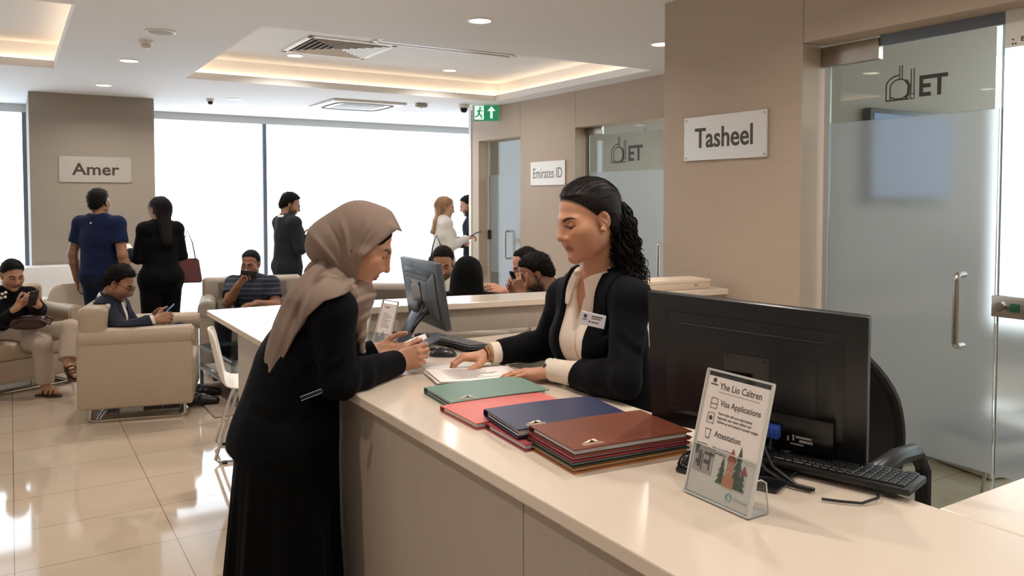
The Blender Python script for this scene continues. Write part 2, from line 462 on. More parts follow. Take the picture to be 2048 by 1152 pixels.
# exit sign box hanging at the far wall top
def exit_sign():
    r = empty('exit_sign', (5.02, 8.6, 2.71), 0, 'green and white running man exit sign under the ceiling', 'sign')
    Mx = axes((.847, -.531, 0), (0, 0, 1), (0, 0, 0))
    M_g = emis('exit_green', (30, 140, 100), .55); M_w = emis('exit_white', (225, 245, 236), .75)
    MB().box((-.17, -.115, -.014), (.17, .115, .014), .004, 2, Mx).build('housing', M_plastic_w, r)
    MB().box((-.155, -.1, .0142), (.155, .1, .0155), 0, 1, Mx).build('green_face', M_g, r, smooth=False)
    g = MB()
    T = lambda x, y: Mx @ V((x, y, .0158))
    g.box((-.145, -.085, .0156), (-.03, .085, .0166), 0, 1, Mx); g.build('doorway_symbol', M_w, r, smooth=False)
    g = MB()
    g.lathe([(0, .002), (.014, .002), (.014, 0), (0, 0)], 12, Mx @ Matrix.Translation((-.075, .058, .0166)))
    for a, b2, rr in (((-.08, .04), (-.09, -.01), .013), ((-.08, .035), (-.045, .015), .007), ((-.082, .035), (-.115, .01), .007), ((-.09, -.012), (-.06, -.04), .009), ((-.06, -.04), (-.058, -.07), .008), ((-.09, -.012), (-.11, -.045), .009), ((-.11, -.045), (-.138, -.05), .008)):
        g.tube([Mx @ V((a[0], a[1], .0172)), Mx @ V((b2[0], b2[1], .0172))], rr, 6)
    g.build('running_figure', M_g, r)
    g = MB()
    g.prism([(.05, -.07), (.08, -.07), (.08, .02), (.115, .02), (.065, .08), (.015, .02), (.05, .02)], .001, Mx @ Matrix.Translation((0, 0, .0156)))
    g.build('arrow', M_w, r, smooth=False)
    g = MB().box((.18, -.09, -.02), (.25, .12, .02), .004, 2, Mx); g.build('wall_bracket', mat('taupe_bracket', (120, 108, 96), .6), r)
exit_sign()

# paper notice over the near office front, small one over the far office front
def notice(c, w, h, label, lines, big=None):
    r = empty('paper_notice', c, 0, label, 'notice')
    M = axes((0, -1, 0), (0, 0, 1), (0, 0, 0))
    MB().box((-w/2, -h/2, -.002), (w/2, h/2, .002), 0, 1, M).build('sheet', M_plastic_w, r, smooth=False)
    for (x, y, wd, s, col) in lines:
        text('print', wd, s, col, r, M @ Matrix.Translation((x, y, .0021)), .0003, 'LEFT', bold=.001)
M_red = mat('dark_red_print', (110, 28, 30), .5)
notice((GX-.012, 1.56, 2.335), .30, .15, 'white notice with red heading above the near glass front', [(-.04, .045, 'W4 2', .05, M_red), (-.04, -.005, '6O.0.4', .035, M_ink), (-.125, -.05, ':.', .05, M_ink), (-.09, -.048, 'EBB', .026, M_ink), (-.02, -.048, 'Torsbame', .018, M_ink)])
notice((GF-.012, 5.45, 2.37), .38, .13, 'small white notice above the far glass front', [(-.14, .03, '. VI.5 Kasem', .04, M_ink)])

# ================================================================ ceiling fittings
M_lens = emis('lamp_lens', (255, 240, 218), 6.)
M_trim = mat('white_trim', (240, 236, 230), .4)
def downlight(x, y, z, label):
    r = empty('ceiling_downlight', (x, y, z), 0, label, 'ceiling light', 'round recessed downlights')
    MB().lathe([(.068, -.001), (.071, -.006), (.086, -.005), (.089, 0)], 28).build('rim', M_trim, r)
    MB().lathe([(0, -.0035), (.068, -.0035), (.068, 0)], 24).build('lens', M_lens, r)
    return r
DL = [(2.6, 4.532, CZ, 'large bright downlight nearest the camera at top centre'), (.867, 7.391, CZ, 'downlight below the smoke detector on the left'),
      (.83, 9.116, CZ, 'downlight above the Amer pillar'), (2.227, 9.588, CZ, 'downlight beside the small left dome camera'),
      (2.36, 7.702, RZ, 'downlight inside the lit ceiling recess beside the square grille'), (4.039, 7.702, RZ, 'downlight inside the lit ceiling recess, right of the grille'),
      (4.134, 4.499, CZ, 'downlight half hidden behind the near brown wall edge'), (4.51, 9.726, CZ, 'downlight beside the cassette air conditioner')]
for a in DL: downlight(*a)

def led(name, x0, x1, y0, y1, label):
    r = empty(name, (0, 0, 0), 0, label, 'cove light')
    m = emis('warm_led_' + name, (255, 222, 186), 5.5)
    z = CZ+.085; t = .085
    for (a, b2, c, d) in ((x0-t, x1+t, y0-t-.02, y0-t), (x0-t, x1+t, y1+t, y1+t+.02), (x0-t-.02, x0-t, y0-t, y1+t), (x1+t, x1+t+.02, y0-t, y1+t)):
        MB().box((a, c, z-.014), (b2, d, z)).build('light_strip', m, r, smooth=False)
led('cove_light', 1.45, 4.9, 5.45, 8.19, 'warm glowing light strip around the large ceiling recess')
led('cove_light.001', -1.9, .355, 5.45, 8.19, 'warm glowing light strip around the left corner ceiling recess')

def grille():
    r = empty('ceiling_vent', (2.58, 7.1, RZ), 0, 'square white louvred air grille in the lit recess', 'air vent')
    a = .41
    g = MB()
    for (x0, x1, y0, y1) in ((-a, a, -a, -a+.05), (-a, a, a-.05, a), (-a, -a+.05, -a, a), (a-.05, a, -a, a)): g.box((x0, y0, -.012), (x1, y1, 0), .003)
    g.build('frame', M_trim, r)
    MB().box((-a+.04, -a+.04, -.002), (a-.04, a-.04, -.0005)).build('dark_backing', M_gap, r, smooth=False)
    g = MB(); k = 13; s = a-.05
    for i in range(k):                           # diagonal four-way louvres
        u = -s + (i+.5)*2*s/k
        for sgn in (1, -1):
            half = abs(u)
            M = Matrix.Translation((u, 0, -.008)) @ Matrix.Rotation(math.radians(38*(1 if u > 0 else -1)), 4, 'Y')
            if half > .02: g.box((-.017, -half, -.0015), (.017, half, .0015), 0, 1, M); break
        M = Matrix.Translation((0, u, -.008)) @ Matrix.Rotation(math.radians(-38*(1 if u > 0 else -1)), 4, 'X')
        if abs(u) > .02: g.box((-abs(u), -.017, -.0015), (abs(u), .017, .0015), 0, 1, M)
    g.build('louvres', M_trim, r)
grille()
def slot():
    r = empty('ceiling_vent.001', (3.44, 6.56, RZ), 0, 'long narrow slot diffuser beside the square grille', 'air vent')
    g = MB()
    for y in (-.115, -.02, .085): g.box((-.72, y, -.012), (.72, y+.03, 0), .002)
    g.box((-.72, -.115, -.012), (-.68, .115, 0), .002); g.box((.68, -.115, -.012), (.72, .115, 0), .002)
    g.build('frame', M_trim, r)
    MB().box((-.7, -.1, -.002), (.7, .1, -.0005)).build('dark_slot', mat('vent_grey', (120, 118, 114), .6), r, smooth=False)
    g = MB()
    for y in (-.068, -.052, .03, .05): g.box((-.69, y, -.009), (.69, y+.006, -.002), 0, 1)
    g.build('blades', M_steel, r)
slot()
def cassette():
    r = empty('ceiling_air_conditioner', (3.63, 9.35, CZ), 0, 'white four way cassette air conditioner near the windows', 'air conditioner')
    MB().box((-.46, -.46, -.028), (.46, .46, 0), .02, 3).build('panel', M_trim, r)
    MB().box((-.25, -.25, -.034), (.25, .25, -.026), .01, 2).build('return_grille', mat('vent_light_grey', (190, 190, 188), .6), r)
    for k in range(4):
        M = Matrix.Rotation(k*PI/2, 4, 'Z')
        g = MB(); P = [(x, -.36 - .0*abs(x), -.03) for x in (-.3, -.2, 0, .2, .3)]
        pts = [M @ V((-.33, -.31, -.03)), M @ V((-.28, -.35, -.03)), M @ V((0, -.365, -.03)), M @ V((.28, -.35, -.03)), M @ V((.33, -.31, -.03))]
        g.tube(pts, .016, 6, flat=.35, up=(0, 0, 1)); g.build('air_slot', M_gap, r)
cassette()
def small():
    r = empty('smoke_detector', (.865, 6.41, CZ), 0, 'white smoke detector hanging from the ceiling on the left', 'smoke detector')
    MB().lathe([(.05, 0), (.05, -.018), (.04, -.022), (0, -.022)], 24).build('base', M_trim, r)
    MB().lathe([(.034, -.02), (.037, -.04), (.03, -.055), (0, -.058)], 24).build('sensing_head', mat('detector_white', (222, 216, 208), .4), r)
    r = empty('ceiling_speaker', (.905, 6.0, CZ), 0, 'flat round ceiling speaker beside the smoke detector', 'ceiling speaker')
    MB().lathe([(.1, 0), (.1, -.006), (.09, -.009), (.083, -.007)], 32).build('rim', M_trim, r)
    MB().lathe([(.083, -.006), (.04, -.01), (0, -.011)], 32).build('grille', mat('speaker_grille', (186, 182, 176), .7), r)
    for (x, y, s, lab) in ((1.99, 9.735, .8, 'small dark dome camera near the pillar'), (4.73, 8.65, 1.25, 'white dome camera near the exit sign')):
        r = empty('security_camera', (x, y, CZ), 0, lab, 'security camera')
        MB().lathe([(.055*s, 0), (.055*s, -.03*s), (.05*s, -.036*s), (0, -.036*s)], 24).build('mount', M_trim, r)
        MB().lathe([(.038*s, -.034*s), (.036*s, -.055*s), (.024*s, -.078*s), (0, -.086*s)], 24).build('dome', mat('dark_dome', (18, 18, 20), .12), r)
    r = empty('ceiling_sensor', (4.24, 8.82, CZ), 0, 'small grey box sensor between cassette and dome camera', 'sensor')
    MB().box((-.07, -.035, -.05), (.07, .035, 0), .012, 2).build('body', mat('sensor_grey', (176, 168, 158), .5), r)
    MB().lathe([(.018, -.05), (.016, -.058), (0, -.062)], 14).build('lens', M_plastic_w, r)
small()
# ================================================================ reception counter
M_top = mat('cream_quartz', (222, 207, 191), .16, noise=.015, scale=(40, 40, 40), coat=.3)
M_front = mat('linen_front_panel', (174, 161, 147), .6, noise=.09, scale=(160, 160, 3), bump=.1)
CT = 1.03
def counter():
    r = empty('reception_counter', (1.24, 2.3, 0), 0, 'long cream quartz topped reception counter with linen fronts', 'counter')
    inv = Matrix.Translation((-1.24, -2.3, 0))
    P = lambda name, mb, m: mb.build(name, m, r, smooth=False)
    t = MB(); z0 = CT-.032
    t.box((.915, .2, z0), (1.565, 4.65, CT), .004, 2, inv)
    t.box((1.565, .2, z0), (3.27, .885, CT), .004, 2, inv)
    t.box((1.565, 2.52, z0), (3.27, 3.1, CT), .004, 2, inv)
    P('worktop', t, M_top)
    ys = [.25, .53, 1.49, 2.45, 3.41, 4.14]
    for a, b in zip(ys, ys[1:]): P('front_panel', MB().box((.965, a+.0015, .06), (.99, b-.0015, z0), .001, 1, inv), M_front)
    P('end_panel', MB().box((.968, 4.142, .06), (1.53, 4.165, z0), .001, 1, inv), M_front)
    P('plinth', MB().box((.99, .27, 0), (1.5, 4.12, .06), 0, 1, inv), M_gap)
    P('inner_panel', MB().box((1.5, .3, .06), (1.52, 2.5, z0), 0, 1, inv), M_front)
    P('inner_panel', MB().box((1.6, .82, .02), (3.26, .84, z0), 0, 1, inv), M_front)
    P('inner_panel', MB().box((1.6, 2.58, .02), (3.26, 2.6, z0-.12), 0, 1, inv), M_front)
    # raised ledge across the end, running a little askew
    a, b = V((1.06, 3.35, 0)), V((3.24, 2.978, 0)); L = (b-a).length
    Mx = inv @ axes(b-a, V((.38, 2.23, 0)), a)
    P('ledge_panel', MB().box((0, .03, CT), (L, .055, 1.14), 0, 1, Mx), M_front)
    P('ledge_top', MB().box((-.02, 0, 1.14), (L-.01, .26, 1.17), .004, 2, Mx), M_top)
counter()
CT += .0006

# ================================================================ folders
M_page = mat('page_edges', (206, 204, 206), .7, noise=.12, scale=(2, 2, 900))
M_gold = mat('pale_foil_print', (226, 205, 180), .4)
def cover_mat(name, c): return mat(name + '_cover', c, .42, noise=.03, scale=(260, 260, 260), bump=.05)
def folder(label, c, rz, col, th, group=None, lift=.0, foil=True, pages=True, spec=None):
    """Folder lying flat: x along the spine, spine on the far long side, page edges on the near short side."""
    m = cover_mat(label.split()[0], col)
    r = empty('ring_folder', c, rz, label, 'folder', group)
    W, D, t = .332, .215, .0028
    def sheet(z, lf):
        rows = []
        for j in range(9):
            v = j/8
            rows.append([((i/10)*W, v*D, z + lf*math.sin(PI*i/10)*(.6+.4*v) + lf*.5*(i/10)**2) for i in range(11)])
        return MB().grid(rows, t)
    sheet(t, 0).build('back_cover', m, r)
    sheet(th, lift).build('front_cover', m, r)
    sp = [V((0, D-.001, t*.5))] + arc((0, D-.002, th/2), th/2, -PI/2, PI/2, 6, (0, 1, 0), (0, 0, 1)) + [V((0, D-.001, th-t*.5))]
    g = MB(); g.grid([[p for p in sp], [p + V((W, 0, 0)) for p in sp]], .0022); g.build('spine', m, r)
    if pages and th > .008:
        MB().box((.005, .006, t+.001), (W-.012, D-.012, th-t-.0005), .0006, 1).build('page_block', M_page, r, smooth=False)
        g = MB()
        if th > .018:
            for y in (.03, .075): g.box((.0018, y-.03, th*.5), (.0048, y+.12, th*.5+.0014))
            g.build('divider_edge', M_gap, r, smooth=False)
    if foil:
        g = MB(); zz = th+.0006 + lift*.36
        g.prism([(.04, .03), (.075, .03), (.07, .048)], .0005, Matrix.Translation((0, 0, zz))); g.prism([(.058, .03), (.083, .03), (.083, .05), (.078, .05)], .0005, Matrix.Translation((0, 0, zz)))
        for k in range(3): g.box((.034, .024-.005*k, zz), (.09, .0255-.005*k, zz+.0005))
        g.build('foil_emblem', M_gold, r, smooth=False)
    return r
folder('green folder lying alone beside the paper stack', (1.083, 2.062, CT), math.radians(-5), (104, 138, 125), .022, lift=.004)
folder('pink folder lying beside the green one, partly under the navy one', (1.045, 1.845, CT), math.radians(-1), (204, 104, 98), .018, lift=.003, foil=False)
folder('pink folder lowest under the navy one', (1.055, 1.622, CT), math.radians(-4), (170, 74, 82), .0175, foil=False)
folder('navy blue folder lying on pink folders', (1.058, 1.662, CT+.0225), math.radians(-8), (36, 43, 76), .022, lift=.004)
cz = CT
for lab, col, th in (('orange folder lowest in the pile nearest the camera', (176, 112, 52), .012), ('dark green folder second from bottom of the near pile', (40, 60, 48), .0115),
                     ('crimson folder just under the brown one', (150, 44, 62), .0115), ('brown folder topmost of the pile nearest the camera', (112, 58, 39), .0165)):
    folder(lab, (1.062+random.uniform(-.004, .004), 1.432+random.uniform(-.004, .004), cz), math.radians(-5+random.uniform(-1, 1)), col, th, 'folders in the near pile', foil=lab[0] == 'b', pages=True, lift=.002 if lab[0] == 'b' else 0)
    cz += th+.0012+(.0036 if lab[0] == 'b' else 0)

# printed papers under the clerk's hands
M_paper = mat('white_paper', (236, 228, 224), .75)
M_grey_ink = mat('grey_print', (150, 142, 142), .7)
def sheet_stack():
    r = empty('paper_stack', (1.36, 2.42, CT), 0, 'stack of printed forms under the clerk\'s hands', 'papers')
    for k in range(7):
        M = Matrix.Translation((random.uniform(-.006, .006), random.uniform(-.006, .006), .0006+.0016*k)) @ Matrix.Rotation(math.radians(-12+random.uniform(-2.5, 2.5)), 4, 'Z')
        rows = [[M @ V(((i/10-.5)*.30, (j/4-.5)*.21, .006*max(0, .35-i/10)**1.2*k*.35)) for i in range(11)] for j in range(5)]
        MB().grid(rows, .0005).build('paper_sheet', M_paper, r)
    g = MB()
    for k in range(13):
        w = random.uniform(.16, .23)
        x0 = -.115
        g.box((x0, .075-.0125*k, .0), (x0+w*random.uniform(.55, 1), .0775-.0125*k, .0006), 0, 1, M @ Matrix.Translation((0, 0, .0012)))
    g.build('printed_lines', M_grey_ink, r, smooth=False)
sheet_stack()
def loose(name, c, rz, label, w=.21, h=.29):
    r = empty(name, c, rz, label, 'paper')
    rows = [[((i/8-.5)*w, (j/4-.5)*h, .0008+.004*(i/8-.5)**2) for i in range(9)] for j in range(5)]
    MB().grid(rows, .0005).build('sheet', M_paper, r)
    return r
loose('paper_sheet', (1.415, 3.18, CT), .3, 'blank white sheet lying behind the small monitor stand', .2, .16)

# ================================================================ screens, keyboards, mice
M_mon = mat('monitor_black', (24, 24, 26), .36, noise=.03, scale=(200, 200, 200))
M_mon_gloss = mat('monitor_dark_gloss', (16, 16, 18), .2)
M_screen = mat('dark_screen', (12, 13, 16), .1)
M_grey_metal = mat('blue_grey_stand', (92, 100, 112), .35, metal=.5)
M_cable = mat('black_cable', (12, 12, 12), .45)
def monitor(name, label, c, rz, tilt, W, H, stand, light=False, roll=0.):
    """Back of the panel looks along local -x; screen along +x. c is the panel centre."""
    r = empty(name, (c[0], c[1], CT), rz, label, 'monitor')
    Mt = Matrix.Translation((0, 0, c[2]-CT)) @ Matrix.Rotation(tilt, 4, 'Y') @ Matrix.Rotation(roll, 4, 'X')
    bm_ = mat('monitor_casing_'+name, (70, 74, 80), .32, noise=.05) if light else M_mon
    g = MB(); g.box((-.012, -W/2, -H/2), (.012, W/2, H/2), .004, 2, Mt)
    g.build('casing', bm_, r)
    g = MB(); n0 = None
    a, b = (W*.42, H*.40), (W*.3, H*.27)
    A = [Mt @ V((-.012, sy*a[0], sz*a[1]-.0)) for sy, sz in ((-1, -1), (1, -1), (1, 1), (-1, 1))]
    B = [Mt @ V((-.034, sy*b[0], sz*b[1]-H*.05)) for sy, sz in ((-1, -1), (1, -1), (1, 1), (-1, 1))]
    va = [g.bm.verts.new(p) for p in A]; vb = [g.bm.verts.new(p) for p in B]
    for i in range(4): g.bm.faces.new((va[i], va[(i+1) % 4], vb[(i+1) % 4], vb[i]))
    g.bm.faces.new(vb); g.bm.faces.new(va[::-1])
    bmesh.ops.bevel(g.bm, geom=g.bm.edges[:], offset=.008, segments=3, affect='EDGES')
    g.build('rear_bulge', bm_, r)
    MB().box((.0122, -W/2+.008, -H/2+.012), (.0132, W/2-.008, H/2-.008), 0, 1, Mt).build('screen', M_screen, r, smooth=False)
    MB().box((-.0265, -W*.33, H*.292), (-.018, W*.33, H*.312), .001, 1, Mt).build('vent_slot', M_black, r)
    MB().box((-.037, -.055, -.075), (-.0335, .055, .055), .001, 1, Mt).build('mount_cover', M_mon_gloss, r)
    g = MB()
    for sy in (-1, 1): g.cyl(Mt @ V((-.036, sy*.045, .045)), Mt @ V((-.0385, sy*.045, .045)), .004, n=10)
    g.build('screw', M_black, r)
    stand(r, Mt)
    return r, Mt

def small_stand(r, Mt):
    g = MB(); top = V((-.03, -.02, .17)); bot = V((-.115, .03, .012))
    d = (bot-top); y = V((0, 1, 0))
    M = axes(y, d, top)
    g.box((-.045, -.02, -.009), (.045, d.length, .009), .003, 2, M); g.build('stand_arm', M_grey_metal, r)
    MB().box((-.15, -.1, 0), (.015, .12, .012), .004, 2).build('stand_base', M_mon_gloss, r)
    g = MB(); g.box((-.05, -.06, .14), (-.02, .02, .2), .006, 2); g.build('hinge', M_black, r)
    g = MB(); g.tube([Mt @ V((-.03, -.1, -.06)), V((-.075, -.12, .12)), V((-.08, -.05, .07)), V((-.09, .1, .05)), V((-.1, .2, .03))], .006, 8)
    g.build('power_cable', M_cable, r)
    g = MB(); g.cyl(Mt @ V((-.028, -.1, -.055)), Mt @ V((-.05, -.1, -.07)), .014, n=12); g.build('plug', M_black, r)
    g = MB(); Tx = Mt @ axes((0, -1, 0), (0, 0, 1), (-.0128, .06, .098))
    text('maker_mark', 'ae', .034, mat('pale_grey_print', (150, 156, 164), .4), r, Tx, .0003)
mo, _ = monitor('computer_monitor', 'grey backed computer monitor beside the leaflet holders', (1.458, 3.01, 1.262), math.radians(-6), math.radians(-9), .45, .272, small_stand, True)

def big_stand(r, Mt):
    g = MB(); g.prism([(-.06, 0), (-.025, 0), (-.025, .19), (-.035, .19)], .07, axes((1, 0, 0), (0, 0, 1), (-.02, .06, .012))); g.build('stand_arm', M_mon_gloss, r)
    MB().box((-.2, -.13, 0), (-.055, .1, .012), .004, 2).build('stand_base', M_mon_gloss, r)
    # recessed port bay, blue plug, cables
    MB().box((-.0405, -.20, -.155), (-.012, .09, -.07), .004, 2, Mt).build('port_bay', mat('port_bay_black', (8, 8, 9), .25), r)
    g = MB(); g.box((-.062, -.085, -.128), (-.04, -.047, -.098), .004, 2, Mt)
    for k in range(4): g.box((-.064, -.081+.009*k, -.126), (-.04, -.077+.009*k, -.1), .001, 1, Mt)
    g.build('blue_plug', mat('blue_connector', (44, 78, 168), .4), r)['label'] = 'blue cable connector'
    p0 = Mt @ V((-.052, -.066, -.128))
    g = MB(); g.tube([p0, p0+V((-.012, .0, -.03)), V((-.08, -.06, .06)), V((-.105, -.09, .025)), V((-.135, -.15, .006)), V((-.14, -.19, .006))], .0042, 8); g.build('video_cable', M_cable, r)
    p1 = Mt @ V((-.045, -.02, -.12))
    g = MB(); g.tube([p1, p1+V((-.02, -.005, -.03)), V((-.095, -.04, .05)), V((-.12, -.08, .02)), V((-.146, -.14, .007)), V((-.15, -.185, .006))], .0042, 8); g.build('power_cable', M_cable, r)
    g = MB()
    for (y, z, w, h) in ((-.135, -.12, .035, .005), (-.14, -.129, .03, .006), (-.112, -.123, .004, .014), (-.1, -.127, .004, .012), (-.12, -.138, .03, .003)): g.box((-.0412, y-w/2, z-h/2), (-.0404, y+w/2, z+h/2), 0, 1, Mt)
    g.build('rating_label', mat('pale_label_print', (150, 146, 142), .5), r, smooth=False)
monitor('computer_monitor.001', 'large black computer monitor nearest the camera, seen from behind', (1.487, 1.298, 1.236), math.radians(21), math.radians(-9), .525, .348, big_stand, roll=math.radians(2.2))

M_key = mat('key_caps', (34, 34, 36), .38); M_key_l = mat('grey_key_caps', (74, 76, 80), .4)
def keyboard(name, label, c, rz, L, W, kb, km, slope=5):
    r = empty(name, c, rz, label, 'keyboard')
    Mx = Matrix.Translation((0, 0, .012)) @ Matrix.Rotation(math.radians(slope), 4, 'X')
    MB().box((-L/2, -W/2, -.008), (L/2, W/2, .007), .004, 2, Mx).build('casing', kb, r)
    g = MB(); rows = 6; px = L*.97/22.5
    for j in range(rows):
        y = -W/2+.017+j*(W-.034)/(rows-1); h = (W-.034)/(rows-1)*.42
        x = -L/2+.012
        while x < L/2-.014:
            w = px*(1 if random.random() > .1 else 1.6)
            if j == 0 and -L*.28 < x < -L*.02: w = px*6
            w = min(w, L/2-.01-x)
            if not (abs(x-L*.2) < px*.4 or abs(x-L*.32) < px*.4): g.box((x+.001, y-h, .006), (x+w-.0012, y+h, .0125), .0015, 1, Mx)
            x += w
    g.build('keys', km, r, smooth=False)
    g = MB()
    for s in (-1, 1): g.box((s*L*.4-.012, W/2-.03, -.006-.012), (s*L*.4+.012, W/2-.008, -.004), .002, 1, Mx)
    g.build('foot', kb, r)
    return r
k1 = keyboard('keyboard', 'grey keyboard beside the small monitor and mouse', (1.575, 2.985, CT+.004), math.radians(98), .40, .125, M_black, M_key_l)
MB().tube([(.19, .06, .01), (.2, .09, .006), (.24, .13, .0), (.15, .17, .0)], .0025, 6).build('cable', M_cable, k1)
k2 = keyboard('keyboard.001', 'black keyboard under the large near monitor', (1.54, 1.138, CT+.006), math.radians(107), .40, .135, M_black, M_key, 3)
MB().tube([(-.14, .075, .006), (-.15, .1, .004), (-.13, .14, -.001), (-.09, .16, -.001), (-.06, .17, -.001)], .0028, 6).build('cable', M_cable, k2)
def mouse(name, label, c, rz, m):
    r = empty(name, c, rz, label, 'computer mouse')
    g = MB(); bmesh.ops.create_uvsphere(g.bm, u_segments=28, v_segments=16, radius=1.)
    for v in g.bm.verts:
        x, y, z = v.co; z = max(z, -.12)
        v.co = (x*.055*(1-.08*x), y*.032*(1+.12*x*x-.08), (z+.12)*.03*(1.05-.25*x*x*(1 if x > 0 else .6)))
    g.build('shell', m, r, ang=60)
    MB().tube([(.012+.008*i, 0, .0325-.0012*i*i*.5) for i in range(5)], .0012, 6).build('button_seam', M_gap, r)
    g = MB(); g.cyl((.03, -.003, .027), (.03, .003, .027), .006, n=12); g.build('scroll_wheel', M_key_l, r)
    return r
mouse('computer_mouse', 'dark mouse with mirror reflection beside the grey keyboard', (1.435, 2.79, CT), math.radians(-35), mat('mouse_shell', (42, 41, 43), .28))
mouse('computer_mouse.001', 'black mouse behind the acrylic sign holder', (1.33, 1.33, CT), math.radians(200), M_mon_gloss)

# ================================================================ acrylic holders
def acrylic_mat():
    m = bpy.data.materials.new('clear_acrylic'); m.use_nodes = True; nt = m.node_tree; nt.nodes.clear()
    out = node(nt, 'ShaderNodeOutputMaterial'); tr = node(nt, 'ShaderNodeBsdfTransparent', Color=(.93, .95, .95, 1))
    gl = node(nt, 'ShaderNodeBsdfGlossy', Roughness=.03); fr = facing_mix(nt, .04, .5); mx = node(nt, 'ShaderNodeMixShader')
    nt.links.new(fr.outputs[0], mx.inputs[0]); nt.links.new(tr.outputs[0], mx.inputs[1]); nt.links.new(gl.outputs[0], mx.inputs[2]); nt.links.new(mx.outputs[0], out.inputs['Surface'])
    return m
M_acr = acrylic_mat()
M_acr_edge = mat('acrylic_edge', (196, 196, 192), .15, spec=.8)
M_card = mat('leaflet_card', (226, 216, 211), .45)
M_text = mat('leaflet_print', (70, 62, 60), .5)
def holder(name, label, c, rz, W, H, lean, pocket, content):
    """Leaning acrylic stand; local x along the card's foot (left to right for the reader), reader at -y."""
    r = empty(name, (c[0], c[1], c[2]+.0016), rz, label, 'sign holder')
    Mc = Matrix.Rotation(-lean, 4, 'X') @ axes((1, 0, 0), (0, 0, 1), (0, 0, 0))
    MB().box((-W/2, .004, -.0030), (W/2, H, -.0010), 0, 1, Mc).build('back_sheet', M_acr, r, smooth=False)
    cd = MB().box((-W/2+.004, .006, -.0006), (W/2-.004, H-.012, .0006), 0, 1, Mc).build('leaflet', M_card, r, smooth=False)
    MB().box((-W/2, .004, .0016), (W/2, pocket if pocket else H, .0034), 0, 1, Mc).build('front_sheet', M_acr, r, smooth=False)
    g = MB()
    e = .0022
    for x in (-W/2, W/2): g.box((x-e, .002, -.0032), (x+e, H, .0036), 0, 1, Mc)
    g.box((-W/2, H-e, -.0032), (W/2, H+e, .0036), 0, 1, Mc); g.box((-W/2, .0, -.0032), (W/2, .004, .0036), 0, 1, Mc)
    if pocket: g.box((-W/2, pocket-.001, .0014), (W/2, pocket+.0012, .0038), 0, 1, Mc)
    g.build('sheet_edges', M_acr_edge, r, smooth=False)
    d = .055
    for x in (-W/2, W/2): MB().prism([(0, .0005), (d, .0005), (d*.85, H*.24), (d*.6, H*.27), (math.tan(lean)*H*.27, H*.27)], .002, axes((0, 1, 0), (0, 0, 1), (x, 0, 0))).build('side_gusset', M_acr, r, smooth=False)
    g = MB()
    for x in (-W/2, W/2): g.tube([(x+.001, d, .001), (x+.001, d*.85, H*.24), (x+.001, d*.6, H*.27), (x+.001, math.tan(lean)*H*.27, H*.27)], .0016, 6)
    g.box((-W/2, 0, 0), (W/2, d, .0025)); g.build('foot_plate', M_acr_edge, r, smooth=False)
    content(cd, Mc)
    return r
def T(cd, Mc, wd, x, y, s, m=None, bold=.0002, nm='print', sx=.9): text(nm, wd, s, m or M_text, cd, Mc @ Matrix.Translation((x, y, .0008)), .0001, 'LEFT', bold, sx)
